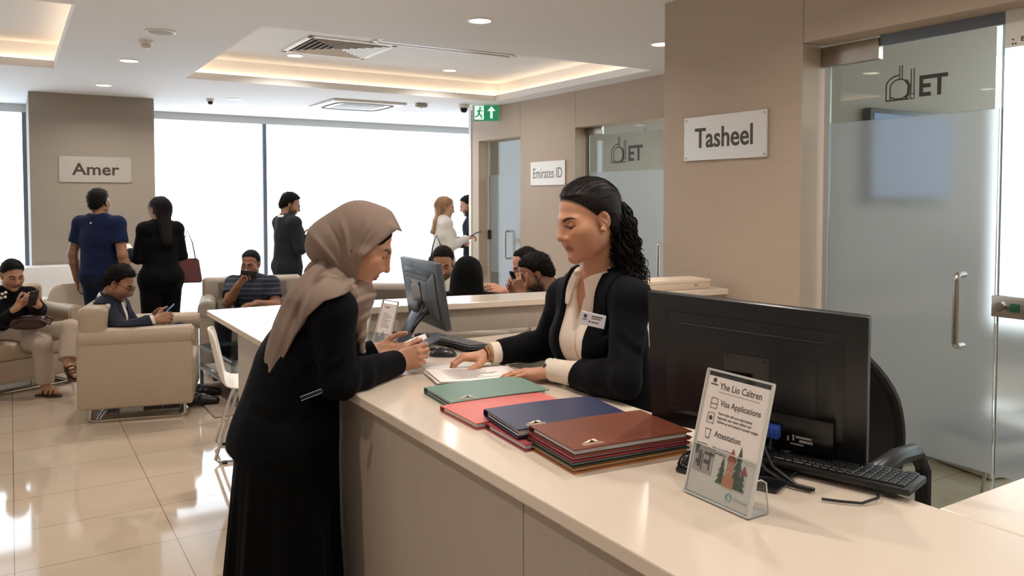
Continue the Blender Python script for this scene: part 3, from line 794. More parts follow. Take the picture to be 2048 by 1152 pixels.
def main_leaflet(cd, Mc):
    H, W = .262, .175
    L = -W/2
    T(cd, Mc, 'Yhe Lio Caltren', L+.04, H-.030, .0195)
    g = MB(); up = Mc @ Matrix.Translation((0, 0, .0008))
    g.box((L+.04, H-.0425, 0), (L+.15, H-.0419, .0002), 0, 1, up)
    def ring(x, y, w, h, t=.0012):
        for (a, b, c, d) in ((x, y, x+w, y+t), (x, y+h-t, x+w, y+h), (x, y, x+t, y+h), (x+w-t, y, x+w, y+h)): g.box((a, b, 0), (c, d, .0003), 0, 1, up)
    ring(L+.024, H-.078, .019, .022); g.box((L+.024, H-.069, 0), (L+.043, H-.0675, .0003), 0, 1, up)
    ring(L+.022, H-.109, .019, .022); g.lathe([(0, .0003), (.005, .0003), (.005, 0)], 12, up @ Matrix.Translation((L+.0315, H-.098, 0)))
    g.prism([(L+.023, H-.121), (L+.04, H-.121), (L+.037, H-.141), (L+.027, H-.141)], .0003, up)
    ring(L+.02, H-.172, .016, .019)
    g.lathe([(0, .0003), (.0095, .0003), (.0095, 0)], 18, up @ Matrix.Translation((L+.027, H-.19, 0)))
    g.lathe([(0, .0003), (.005, .0003), (.005, 0)], 14, up @ Matrix.Translation((L+.024, H-.02, 0))); g.box((L+.014, H-.03, 0), (L+.034, H-.0275, .0003), 0, 1, up)
    g.build('icons', M_text, cd, smooth=False)
    g = MB(); g.prism([(L+.025, H-.123), (L+.038, H-.123), (L+.0358, H-.139), (L+.0283, H-.139)], .0004, up); g.lathe([(0, .0004), (.0055, .0004), (.0055, 0)], 14, up @ Matrix.Translation((L+.029, H-.188, 0)))
    g.build('icon_fill', M_card, cd, smooth=False)
    T(cd, Mc, 'Visa Applications', L+.05, H-.064, .0175); T(cd, Mc, 'Attestation', L+.05, H-.128, .0175)
    for k, wd in enumerate(('Seave hatin will seve neui hatlaed', 'haponnec wan obeut udibacl oud', 'Gelivee up and tenatdy it acstetl reolgen')): T(cd, Mc, wd, L+.05, H-.085-.0085*k, .0075, bold=.0001)
    for k, wd in enumerate(('Voca an cay Deat', 'Ca ue hadt to . a os joemt')): T(cd, Mc, wd, L+.052, H-.155-.009*k, .008, bold=.0001)
    # photographs printed on the leaflet
    pr = lambda n, c: mat('print_'+n, c, .5, noise=.3, scale=(160, 160, 160))
    sky, brick, tree, roof, dk, pale = pr('pale_sky', (205, 196, 192)), pr('brick', (176, 120, 92)), pr('foliage', (62, 82, 60)), pr('roof', (150, 74, 62)), pr('street_dark', (84, 74, 74)), pr('street_pale', (178, 164, 158))
    u2 = Mc @ Matrix.Translation((0, 0, .0012))
    g = MB(); g.box((L+.008, .05, -.0004), (L+.062, .105, 0), 0, 1, u2); g.build('street_photo', pale, cd, smooth=False)
    g = MB()
    for (a, b, c, d) in ((.008, .085, .018, .108), (.02, .06, .028, .094), (.03, .055, .033, .088), (.036, .07, .05, .078), (.05, .058, .054, .096), (.014, .066, .024, .074), (.034, .088, .062, .094)): g.box((L+a, b, 0), (L+c, d, .0002), 0, 1, u2)
    g.build('street_photo_shapes', dk, cd, smooth=False)
    g = MB(); g.box((L+.078, .04, -.0004), (L+.152, .075, 0), 0, 1, u2); g.build('garden_photo', sky, cd, smooth=False)
    g = MB()
    for (x, y, h, w) in ((.088, .042, .055, .026), (.128, .042, .085, .034), (.142, .042, .05, .022), (.108, .042, .05, .03)):
        for k in range(4): g.prism([(L+x-w/2*(1-.2*k), y+h*k*.22), (L+x+w/2*(1-.2*k), y+h*k*.22), (L+x, y+h*(k*.22+.34))], .0003, u2)
    g.build('garden_photo_trees', tree, cd, smooth=False)
    g = MB(); g.box((L+.1, .04, .0004), (L+.118, .092, .0007), 0, 1, u2); g.box((L+.094, .04, .0003), (L+.1235, .062, .0006), 0, 1, u2); g.build('garden_photo_tower', brick, cd, smooth=False)
    g = MB(); g.prism([(L+.097, .092), (L+.121, .092), (L+.109, .118)], .0004, u2 @ Matrix.Translation((0, 0, .0004))); g.prism([(L+.136, .075), (L+.154, .075), (L+.145, .093)], .0004, u2 @ Matrix.Translation((0, 0, .0002))); g.build('garden_photo_roofs', roof, cd, smooth=False)
    g = MB()
    for (x, y) in ((.104, .08), (.112, .08), (.104, .067), (.112, .067)): g.box((L+x, y, .0008), (L+x+.003, y+.006, .0009), 0, 1, u2)
    g.build('garden_photo_windows', pale, cd, smooth=False)
    g = MB(); g.tube([up @ V((L+.118+.007*math.cos(a), .024+.007*math.sin(a), 0)) for a in [2*PI*k/16 for k in range(16)]], .0018, 6, True, .3, (0, 0, 1)); g.build('round_logo', mat('teal_print', (60, 140, 160), .4), cd)
    T(cd, Mc, 'Ctmmuy', L+.13, .024, .011, mat('pale_teal_print', (150, 178, 186), .5), 0)
holder('sign_holder', 'clear acrylic stand with visa leaflet in front of large monitor', (1.195, 1.132, CT), math.radians(-91), .175, .262, math.radians(15), .105, main_leaflet)
def side_leaflet(lines):
    def f_(cd, Mc):
        g = MB(); up = Mc @ Matrix.Translation((0, 0, .0009))
        for k in range(lines): g.box((-.03, .15-.007*k, 0), (-.03+random.uniform(.03, .06), .1525-.007*k, .0002), 0, 1, up)
        g.build('print', M_grey_ink, cd, smooth=False)
        g = MB(); g.prism([(-.045, .03), (.045, .03), (.045, .06), (.02, .05), (.0, .08), (-.02, .055), (-.045, .07)], .0002, up); g.build('photo', mat('leaflet_photo_%d' % lines, (150, 146, 146), .5, noise=.4, scale=(90, 90, 90)), cd, smooth=False)
        T(cd, Mc, 'Ceitren', -.03, .178, .013)
    return f_
holder('sign_holder.001', 'narrow acrylic leaflet stand beside the small monitor', (1.262, 3.03, CT), math.radians(-78), .105, .205, math.radians(17), .07, side_leaflet(9))
holder('sign_holder.002', 'narrow acrylic leaflet stand behind the grey headscarf', (1.235, 3.2, CT), math.radians(-70), .105, .225, math.radians(12), .075, side_leaflet(3))

# white carton on the raised ledge
r = empty('carton', (2.98, 3.17, 1.1705), math.radians(-9.7), 'flat cream cardboard box on the ledge by the brown wall', 'box')
MB().box((-.2, -.09, 0), (.2, .09, .045), .002, 2).build('body', mat('cream_carton', (226, 206, 184), .6), r); MB().box((-.203, -.093, .034), (.203, .093, .05), .002, 2).build('lid', mat('cream_carton_lid', (232, 214, 194), .6), r)
g = MB(); [g.box((.10+.015*k, -.0905, .014), (.11+.015*k, -.0902, .026)) for k in range(2)]; g.build('printed_marks', M_grey_ink, r, smooth=False)

# ================================================================ seating
M_lth = mat('beige_leather', (170, 151, 130), .42, noise=.04, scale=(9, 9, 9), bump=.08, bscale=420)
M_lth2 = mat('greige_leather', (160, 149, 136), .45, noise=.04, scale=(9, 9, 9), bump=.08, bscale=420)
M_frame = mat('steel_sled_frame', (200, 188, 174), .22, metal=1.)
def couch(name, label, c, rz, W, D=.78, seats=1, m=M_lth, H=.86, aw=.15, group=None):
    """Leather tub seat; sitter looks along local +x. W includes both arms (rolled tops)."""
    r = empty(name, c, rz, label, 'sofa' if seats > 1 else 'armchair', group)
    x0, x1 = -D/2, D/2; y = W/2
    for s in (-1, 1):
        ya, yb = sorted((s*y, s*(y-aw+.02)))
        g = MB(); g.box((x0, ya, .11), (x1, yb, .62), .02, 3)
        g.build('arm_panel', m, r)
        g = MB(); g.tube([(x0+.005, s*(y-.065), .625), (x1+.012, s*(y-.065), .625)], .078, 20); 
        for v in g.bm.verts: pass
        bmesh.ops.bevel(g.bm, geom=[e for e in g.bm.edges if len(e.link_faces) == 2 and any(len(f_.verts) > 4 for f_ in e.link_faces)], offset=.014, segments=3, affect='EDGES')
        g.build('arm_roll', m, r)
    g = MB(); g.box((x0, -y+aw-.02, .11), (x0+.2, y-aw+.02, H-.02), .03, 3); g.box((x0+.01, -y+.01, H-.26), (x0+.2, y-.01, H), .045, 4); g.build('backrest', m, r)
    g = MB(); g.box((x0+.05, -y+aw-.02, .11), (x1, y-aw+.02, .30), .02, 2); g.build('base', m, r)
    w = (W-2*aw)/seats
    for k in range(seats):
        g = MB(); a = -y+aw+k*w; g.box((x0+.19, a+.004, .295), (x1+.01, a+w-.004, .44), .035, 4); g.build('seat_cushion', m, r)
    g = MB()
    for s in (-1, 1):
        yy = s*(y-.08)
        pts = [(x0+.08, yy, .115), (x0+.07, yy, .03), (x0+.1, yy, .014), (x1-.1, yy, .014), (x1-.06, yy, .03), (x1-.06, yy, .115)]
        g.tube(pts, .013, 8)
    for xx in (x0+.1, x1-.1): g.tube([(xx, -y+.08, .016), (xx, y-.08, .016)], .011, 8)
    g.build('sled_frame', M_frame, r)
    return r
A_ANG = math.atan2(-.245, .97)
ac = V((.40, 6.52, 0)) + V((.97, -.245, 0))*.37 + V((.245, .97, 0))*.40
couch('armchair', 'beige leather armchair with side to camera, man in jacket on it', ac, A_ANG, .82, .78)
S_ANG = math.atan2(-.896, .444)
sc_ = V((.1, 7.885, 0)) - V((.444, -.896, 0))*.42 - V((.896, .444, 0))*.45
couch('sofa', 'beige leather sofa at the left edge with seated woman', sc_, S_ANG, 1.9, .84, 2)
B_ANG = math.atan2(-.975, -.22)
couch('armchair.001', 'greige leather armchair before the windows, man with polo on it', (2.02, 8.02, 0), B_ANG, .98, .8, 1, M_lth2)
couch('sofa.001', 'greige leather sofa behind the small monitor, bearded man on it', (3.02, 6.55, 0), math.atan2(-.84, -.54), 1.5, .8, 2, M_lth2)
couch('armchair.002', 'greige armchair behind the ledge under the woman in black scarf', (2.55, 4.62, 0), math.atan2(.84, .54), .86, .76, 1, M_lth2)
couch('sofa.002', 'greige sofa behind the ledge under the two bent men', (3.66, 4.55, 0), math.atan2(.60, -.80), 1.5, .78, 2, M_lth2)

def couch_carve(c, rz, W, D=.78, H=.86, aw=.15, g=.004):
    """Boxes of a couch (seat, back, arms) that a sitter is pressed against."""
    f_ = np.array([math.cos(rz), math.sin(rz), 0]); l = np.array([-f_[1], f_[0], 0]); R_ = np.stack([f_, l, [0, 0, 1.]], 1); c = np.array(c, float); u = np.array([0, 0, 1.]); y = W/2
    bx = [(c+u*.22+f_*.005, (D/2+.01+g, y-.02, .221+g), R_), (c+f_*(-D/2+.1)+u*H/2, (.1+g, y, H/2+g), R_)]
    for q in (-1, 1): bx.append((c+l*q*(y-.065)+u*.352, (D/2+.016+g, .08+g, .352+g), R_))
    return bx
M_shell = mat('white_shell_plastic', (232, 222, 208), .35)
def shell_chair(name, label, c, rz):
    r = empty(name, c, rz, label, 'chair')
    prof = [(.23, .435), (.2, .452), (.1, .455), (0, .445), (-.1, .44), (-.17, .462), (-.205, .52), (-.225, .62), (-.245, .72), (-.262, .8), (-.268, .825)]
    rows = []
    for k, (x, z) in enumerate(prof):
        hw = [.19, .215, .225, .225, .22, .215, .215, .212, .2, .165, .11][k]; row = []
        for i in range(13):
            t = i/6-1; row.append((x + (.035*t*t if k > 5 else 0), t*hw, z + (.02*t*t if k <= 5 else 0)))
        rows.append(row)
    g = MB().grid(rows, .012); g.build('seat_shell', M_shell, r, ang=80, sub=1)
    for s in (-1, 1):
        g = MB(); yy = s*.2
        g.tube([(.12, s*.12, .43), (.13, yy-.02*s, .41), (.17, yy, .2), (.2, yy, .03), (.18, yy, .011), (-.2, yy, .011), (-.225, yy, .03), (-.16, yy, .24), (-.1, yy-.02*s, .41), (-.08, s*.12, .43)], .0095, 8)
        g.build('sled_leg', M_chrome, r)
        g = MB()
        for x in (.15, -.17): g.cyl((x-.015, yy, .008), (x+.015, yy, .008), .0125, n=10)
        g.build('glide', M_black, r)
    g = MB(); g.tube([(.12, -.14, .43), (.12, .14, .43)], .009, 8); g.tube([(-.08, -.14, .43), (-.08, .14, .43)], .009, 8); g.build('cross_bar', M_chrome, r)
    return r
wc = shell_chair('shell_chair', 'white shell chair on chrome legs at the counter end', (1.31, 5.28, 0), math.radians(-12))
copy_tree(wc, None, (.45, 9.13, 0), math.radians(100), 'white shell chair behind the beige sofa by the low white desk').name = 'shell_chair.001'
copy_tree(wc, None, (4.64, 2.06, 0), math.radians(165), 'white shell chair inside the office behind the glass').name = 'shell_chair.002'

# coffee table and rug
r = empty('coffee_table', (1.77, 6.93, 0), math.radians(4), 'low glass coffee table with pale metal frame on the rug', 'coffee table')
M_tf = mat('pale_blue_grey_metal', (170, 180, 190), .25, metal=.85)
g = MB(); a, b2 = .34, .46
for z in (.335, .155):
    for (p, q) in (((-a, -b2), (a, -b2)), ((a, -b2), (a, b2)), ((a, b2), (-a, b2)), ((-a, b2), (-a, -b2))): g.box((min(p[0], q[0])-.014, min(p[1], q[1])-.014, z), (max(p[0], q[0])+.014, max(p[1], q[1])+.014, z+.028))
g.build('frame', M_tf, r, smooth=False)
for sx in (-1, 1):
    for sy in (-1, 1): MB().box((sx*a-.014, sy*b2-.014, .012), (sx*a+.014, sy*b2+.014, .36)).build('leg', M_tf, r, smooth=False)
MB().box((-a, -b2, .363), (a, b2, .373), .002, 1).build('glass_top', glass_mat('table_glass', s2l((200, 210, 212)), False), r)
MB().box((-a+.02, -b2+.02, .184), (a-.02, b2-.02, .196), .002, 1).build('lower_shelf', mat('cream_shelf', (214, 202, 188), .4), r)
r = empty('napkin_pack', (1.72, 6.85, .373), .4, 'crumpled white napkins on the coffee table', 'napkins')
g = MB(); bmesh.ops.create_icosphere(g.bm, subdivisions=3, radius=1.)
for v in g.bm.verts:
    q = 1+.22*math.sin(7*v.co.x+2*v.co.y)*math.sin(6*v.co.y-3*v.co.z)
    v.co = (v.co.x*.1*q, v.co.y*.075*q, max(0, (v.co.z+.35))*.04*q)
g.build('paper', M_paper, r, ang=60)
r = empty('rug', (1.85, 6.88, 0), 0, 'grey brown short pile rug under the coffee table', 'rug')
MB().box((-.58, -.66, 0), (.4, .55, .012), .005, 2).build('pile', mat('taupe_pile', (150, 134, 120), .95, noise=.35, scale=(22, 22, 22), bump=.5, bscale=300), r)

# low white desk by the pillar
r = empty('low_desk', (-.15, 9.5, 0), 0, 'low white desk with recessed front against the pillar', 'desk')
M_dw = mat('white_laminate', (232, 231, 229), .35)
MB().box((-1.1, -.02, 0), (.78, .5, .62), .004, 2).build('body', M_dw, r); MB().box((-1.1, .2, .62), (.78, .52, .93), .004, 2).build('raised_back', M_dw, r)
MB().box((-.8, -.028, .28), (.5, -.02, .56), .001, 1).build('recessed_front', mat('grey_laminate', (196, 192, 186), .4), r)
g = MB(); [g.box(a_, b_, .002, 1) for a_, b_ in (((-.86, -.04, .56), (.56, -.018, .62)), ((-.86, -.04, .22), (.56, -.018, .28)), ((.5, -.04, .22), (.56, -.018, .62)))]; g.build('front_frame', M_dw, r)

# clerk's swivel chair
def office_chair():
    r = empty('office_chair', (1.835, 1.485, 0), math.radians(187), 'black mesh swivel chair with loop arms behind the large monitor', 'office chair')
    M_mesh = mat('black_mesh', (20, 19, 19), .7, noise=.5, scale=(700, 700, 700), bump=.5, bscale=900)
    zs = .64
    g = MB(); bmesh.ops.create_uvsphere(g.bm, u_segments=24, v_segments=14, radius=1.)
    for v in g.bm.verts:
        c = v.co; s = lambda t, p: math.copysign(abs(t)**p, t)
        v.co = (s(c.x, .6)*.235, s(c.y, .6)*.24, zs+c.z*.05)
    g.build('seat', M_mesh, r)
    rows = []
    for j in range(17):
        t = j/16; z = zs+.1+t*.45; hw = .165+.03*math.sin(PI*t)-.05*max(0, t-.72)**2*12
        rows.append([(-.24-.05*math.sin(PI*t)+.03*t-.06*(1-(i/5-1)**2)*.6-.02*t, (i/5-1)*hw, z) for i in range(11)])
    MB().grid(rows, .018).build('back_mesh', M_mesh, r, ang=70, sub=1)
    edge = [rows[j][0] for j in range(17)] + rows[16][1:] + [rows[j][10] for j in range(15, -1, -1)] + rows[0][1:10][::-1]
    MB().tube(edge, .015, 8, True).build('back_frame', M_black, r)
    MB().tube([(-.28, 0, zs+.3), (-.31, 0, zs+.1), (-.24, 0, zs-.04), (0, 0, zs-.06)], .022, 10).build('back_support', M_black, r)
    for s in (-1, 1):
        y = s*.32
        g = MB(); g.tube([(-.14, y*.8, zs-.02), (-.15, y, zs+.05), (-.15, y, zs+.3), (-.1, y, zs+.355), (.0, y, zs+.362), (.1, y, zs+.35), (.17, y, zs+.29), (.15, y, zs+.05), (.1, y*.8, zs-.02)], .024, 10, flat=.8)
        g.build('arm_loop', M_mon, r)
    MB().cyl((0, 0, .14), (0, 0, zs-.04), .025, n=16).build('gas_lift', M_chrome, r)
    for k in range(5):
        a = 2*PI*k/5
        g = MB(); g.tube([(0, 0, .14), (.15*math.cos(a), .15*math.sin(a), .115), (.29*math.cos(a), .29*math.sin(a), .075)], [.028, .02, .014], 8); g.build('base_arm', M_black, r)
        g = MB(); g.cyl((.29*math.cos(a)-.012*math.sin(a), .29*math.sin(a)+.012*math.cos(a), .03), (.29*math.cos(a)+.012*math.sin(a), .29*math.sin(a)-.012*math.cos(a), .03), .03, n=16); g.build('caster', M_black, r)
office_chair()

# things inside the glass office
r = empty('wall_screen', (4.6, 2.815, 1.9), 0, 'dark framed blue wall screen inside the glass office', 'screen')
MB().box((-.43, -.02, -.27), (.43, .03, .27), .006, 2).build('bezel', M_black, r); MB().box((-.40, -.0225, -.24), (.40, -.0195, .24)).build('display', emis('blue_display', (70, 92, 140), .14), r, smooth=False)
r = empty('desktop_printer', (5.14, 2.55, 0), math.radians(-12), 'low white and grey vented machine on the office floor', 'printer')
MB().box((-.3, -.2, .01), (.3, .2, .2), .012, 2).build('body', mat('machine_white', (214, 208, 198), .45), r); MB().box((-.29, -.19, .2), (.29, .19, .26), .02, 2).build('lid', mat('machine_grey', (74, 72, 70), .5), r)
g = MB(); [g.box((-.26, -.204, .04+.016*k), (.1, -.199, .048+.016*k)) for k in range(7)]; g.build('vent_slats', M_black, r, smooth=False)
# ================================================================ smooth solid modelling for figures and cloth
F32 = np.float32
def A(*p): return np.array(p, float)
def nrm(v): v = np.asarray(v, float); return v/(np.linalg.norm(v)+1e-12)
def lerp(a, b, t): return np.asarray(a)*(1-t)+np.asarray(b)*t

class Field:
    def __init__(s): s.ops = []
    def add(s, f_, c, r, mode='u', k=.02): s.ops.append((f_, np.asarray(c, float), float(r), mode, k)); return s
    # primitives ------------------------------------------------------
    def rc(s, a, b, ra, rb, k=.02, mode='u', axis=None, flat=1.):
        """Tapered capsule; with axis and flat it is squeezed along that axis."""
        a, b = np.asarray(a, float), np.asarray(b, float)
        ab = b-a; L2 = max(ab@ab, 1e-9); a_, ab_ = a.astype(F32), ab.astype(F32)
        if axis is not None:
            ax = nrm(axis).astype(F32); q = F32(1/flat-1)
            abx = ab_ + ax*(q*(ab_@ax)); L2x = F32(max(abx@abx, 1e-9))
            m = F32(min(1, flat))
            def f_(P):
                p = P-a_; p = p+ax*(q*(p@ax))[:, None]
                t = np.clip((p@abx)/L2x, 0, 1); d = p-t[:, None]*abx
                return (np.sqrt(np.einsum('ij,ij->i', d, d))-(ra+t*(rb-ra)))*m
        else:
            L2_ = F32(L2)
            def f_(P):
                p = P-a_; t = np.clip((p@ab_)/L2_, 0, 1); d = p-t[:, None]*ab_
                return np.sqrt(np.einsum('ij,ij->i', d, d))-(ra+t*(rb-ra))
        return s.add(f_, (a+b)/2, math.sqrt(L2)/2+max(ra, rb)*max(1, flat), mode, k)
    def sp(s, c, r, k=.02, mode='u'):
        c_ = np.asarray(c, F32)
        return s.add(lambda P: np.sqrt(((P-c_)**2).sum(1))-r, c, r, mode, k)
    def ell(s, c, rad, Rm=None, k=.02, mode='u'):
        c_ = np.asarray(c, F32); R_ = np.asarray(np.eye(3) if Rm is None else Rm, F32); ri = (1/np.asarray(rad)).astype(F32); m = F32(min(rad))
        def f_(P):
            q = ((P-c_)@R_)*ri; k0 = np.sqrt((q*q).sum(1)); k1 = np.sqrt(((q*ri)**2).sum(1))
            return np.where(k0 < .4, (k0-1)*m, k0*(k0-1)/np.maximum(k1, 1e-6))
        return s.add(f_, c, max(rad), mode, k)
    def box(s, c, half, Rm=None, rnd=.005, k=.01, mode='u'):
        c_ = np.asarray(c, F32); R_ = np.asarray(np.eye(3) if Rm is None else Rm, F32); hf = (np.asarray(half)-rnd).astype(F32)
        def f_(P):
            q = np.abs((P-c_)@R_)-hf
            return np.sqrt((np.maximum(q, 0)**2).sum(1))+np.minimum(q.max(1), 0)-rnd
        return s.add(f_, c, float(np.linalg.norm(half)), mode, k)
    def cut(s, p, n, k=.004):
        """Remove everything on the side the normal points to."""
        p_ = np.asarray(p, F32); n_ = nrm(n).astype(F32)
        return s.add(lambda P: (P-p_)@n_, p, 1e3, 'i', k)
    def poly(s, o, ex, ey, pts, k=.004, flip=False):
        """Keep only what lies inside an outline drawn in the plane (ex, ey) through o."""
        o_, ex_, ey_ = [np.asarray(v, F32) for v in (o, ex, ey)]; V2 = np.asarray(pts, F32); n = len(V2)
        def f_(P):
            q = P-o_; p = np.stack([q@ex_, q@ey_], 1); d = np.full(len(p), 1e9, F32); ins = np.zeros(len(p), bool)
            for i in range(n):
                a, b = V2[i], V2[(i+1) % n]; e = b-a; w = p-a; t = np.clip((w@e)/max(e@e, 1e-12), 0, 1); dd = w-t[:, None]*e
                d = np.minimum(d, (dd*dd).sum(1))
                c = ((a[1] <= p[:, 1]) != (b[1] <= p[:, 1])) & (p[:, 0] < e[0]*(p[:, 1]-a[1])/(e[1] if abs(e[1]) > 1e-9 else 1e-9)+a[0]); ins ^= c
            d = np.sqrt(d); return np.where(ins, -d, d)
        return s.add(f_, (0, 0, 0), 1e3, 'i', k)
    def disp(s, fn): return s.add(fn, (0, 0, 0), 1e3, 'd', 0)
    # -----------------------------------------------------------------
    def ev(s, P, ctr, rad):
        """P: (blocks, n, 3); ctr: block centres; rad: block radius."""
        nb, n, _ = P.shape; D = np.full((nb, n), 9., F32)
        for f_, c, r, mode, k in s.ops:
            if mode == 'd':
                D += fn_call(f_, P.reshape(-1, 3)).reshape(nb, n); continue
            if r > 100: idx = np.arange(nb)
            else: idx = np.nonzero(np.linalg.norm(ctr-c, axis=1) < r+rad+k+.015)[0]
            if not len(idx): continue
            d2 = f_(P[idx].reshape(-1, 3)).astype(F32).reshape(len(idx), n); d1 = D[idx]
            if mode == 'u':
                h = np.maximum(k-np.abs(d1-d2), 0); D[idx] = np.minimum(d1, d2)-(h*h/(4*k) if k > 0 else 0)
            else:
                if mode == 's': d2 = -d2
                h = np.maximum(k-np.abs(d1-d2), 0); D[idx] = np.maximum(d1, d2)+(h*h/(4*k) if k > 0 else 0)
        return D
    def bounds(s):
        lo, hi = np.full(3, 1e9), np.full(3, -1e9)
        for f_, c, r, mode, k in s.ops:
            if mode == 'u' and r < 100: lo = np.minimum(lo, c-r); hi = np.maximum(hi, c+r)
        return lo-.012, hi+.012
    def surf(s, h):
        lo, hi = s.bounds(); B = 12
        nb = np.ceil((hi-lo)/(h*B)).astype(int)+1
        bi = np.stack(np.meshgrid(*[np.arange(n) for n in nb], indexing='ij'), -1).reshape(-1, 3)
        ctr = lo+(bi+.5)*h*B-h*.5; rad = B*h*.87
        dc = np.concatenate([s.ev(ctr[i:i+4000, None, :].astype(F32), ctr[i:i+4000], 1e2)[:, 0] for i in range(0, len(ctr), 4000)])
        act = np.abs(dc) < rad*1.25+.012
        N = nb*B
        V_ = np.repeat(np.repeat(np.repeat(np.where(dc < 0, F32(-1), F32(1)).reshape(nb), B, 0), B, 1), B, 2)
        off = np.stack(np.meshgrid(*[np.arange(B)]*3, indexing='ij'), -1).reshape(-1, 3)
        ab = bi[act]; ac_ = ctr[act]
        V6 = V_.reshape(nb[0], B, nb[1], B, nb[2], B)
        for i in range(0, len(ab), 600):
            b = ab[i:i+600]; P = (lo+(b[:, None, :]*B+off[None])*h).astype(F32)
            V6[b[:, 0], :, b[:, 1], :, b[:, 2], :] = s.ev(P, ac_[i:i+600], rad).reshape(-1, B, B, B)
        return nets(V_, lo, h)
def fn_call(f_, P): return f_(P).astype(F32)

def nets(V_, lo, h):
    S = (V_ < 0); nx, ny, nz = S.shape
    c = np.zeros((nx-1, ny-1, nz-1), np.uint8)
    for dx in (0, 1):
        for dy in (0, 1):
            for dz in (0, 1): c += S[dx:nx-1+dx, dy:ny-1+dy, dz:nz-1+dz]
    I = np.argwhere((c > 0) & (c < 8)); del c
    key = (I[:, 0]*ny+I[:, 1])*nz+I[:, 2]
    cor = np.array([(a, b, d) for a in (0, 1) for b in (0, 1) for d in (0, 1)])
    val = np.stack([V_[I[:, 0]+q[0], I[:, 1]+q[1], I[:, 2]+q[2]] for q in cor], 1)
    acc = np.zeros((len(I), 3)); cnt = np.zeros(len(I))
    for a in range(8):
        for b in range(a+1, 8):
            if np.abs(cor[a]-cor[b]).sum() != 1: continue
            m = (val[:, a] < 0) != (val[:, b] < 0); t = val[m, a]/(val[m, a]-val[m, b])
            acc[m] += cor[a]+t[:, None]*(cor[b]-cor[a]); cnt[m] += 1
    vs = lo+(I+acc/cnt[:, None])*h
    faces = []
    for ax, ci in ((0, 4), (1, 2), (2, 1)):
        m = (val[:, 0] < 0) != (val[:, ci] < 0); u, w = (ax+1) % 3, (ax+2) % 3
        m &= (I[:, u] > 0) & (I[:, w] > 0)
        J = I[m]; fl = val[m, 0] < 0
        def kid(du, dw):
            q = J.copy(); q[:, u] -= du; q[:, w] -= dw
            kk = (q[:, 0]*ny+q[:, 1])*nz+q[:, 2]; p = np.searchsorted(key, kk); p = np.minimum(p, len(key)-1)
            return np.where(key[p] == kk, p, -1)
        Q = np.stack([kid(0, 0), kid(1, 0), kid(1, 1), kid(0, 1)], 1); ok = (Q >= 0).all(1)
        Q = Q[ok]; fl = fl[ok]; Q[~fl] = Q[~fl][:, ::-1]
        faces.append(Q)
    return vs, np.concatenate(faces)

def mesh_np(name, vs, fs, m, parent, org, col=None):
    me = bpy.data.meshes.new(name)
    vs = np.asarray(vs)-np.asarray(org)
    me.vertices.add(len(vs)); me.vertices.foreach_set('co', vs.astype(F32).ravel())
    n = len(fs); me.loops.add(n*4); me.loops.foreach_set('vertex_index', fs.astype(np.int32).ravel())
    me.polygons.add(n); me.polygons.foreach_set('loop_start', np.arange(0, n*4, 4, dtype=np.int32))
    me.polygons.foreach_set('use_smooth', np.ones(n, bool))
    me.update(calc_edges=True)
    if col is not None:
        at = me.color_attributes.new('Col', 'FLOAT_COLOR', 'POINT')
        at.data.foreach_set('color', np.concatenate([col, np.ones((len(col), 1))], 1).astype(F32).ravel())
    return link(name, me, m, parent)

def largest(vs, fs):
    """Keep only the biggest connected piece."""
    n = len(vs); lab = np.arange(n)
    e = np.concatenate([fs[:, [0, 1]], fs[:, [1, 2]], fs[:, [2, 3]]])
    while True:
        m = np.minimum(lab[e[:, 0]], lab[e[:, 1]]); l2 = lab.copy()
        np.minimum.at(l2, e[:, 0], m); np.minimum.at(l2, e[:, 1], m); l2 = l2[l2]; l2 = l2[l2]
        if (l2 == lab).all(): break
        lab = l2
    u, ct = np.unique(lab, return_counts=True)
    if len(u) == 1: return vs, fs
    keep = lab == u[ct.argmax()]; mp = np.cumsum(keep)-1
    return vs[keep], mp[fs[keep[fs].all(1)]]

def solid(name, F_, h, m, parent, org, color=None, one=True):
    vs, fs = F_.surf(h)
    if one: vs, fs = largest(vs, fs)
    return mesh_np(name, vs, fs, m, parent, org, None if color is None else color(vs))

def Rm(fwd, up=(0, 0, 1)):
    """Columns: forward, left, up."""
    f_ = nrm(fwd); l = nrm(np.cross(np.asarray(up, float), f_)); u = np.cross(f_, l)
    return np.stack([f_, l, u], 1)
def rot(axis, a):
    return np.array(Matrix.Rotation(a, 3, V(axis)))
def ss(a, b, x): t = np.clip((x-a)/(b-a), 0, 1); return t*t*(3-2*t)
def vnoise(P, s, seed=0.):
    """Cheap smooth pseudo-noise in [-1, 1]."""
    x, y, z = P[:, 0]*s+seed, P[:, 1]*s+seed*1.7, P[:, 2]*s+seed*.6
    return (np.sin(x+1.3*np.sin(y*1.1+.5*z))+np.sin(1.2*y+1.1*np.sin(z*.9+.6*x)+2.)+np.sin(1.1*z+1.2*np.sin(x*1.05+.4*y)+4.))/3

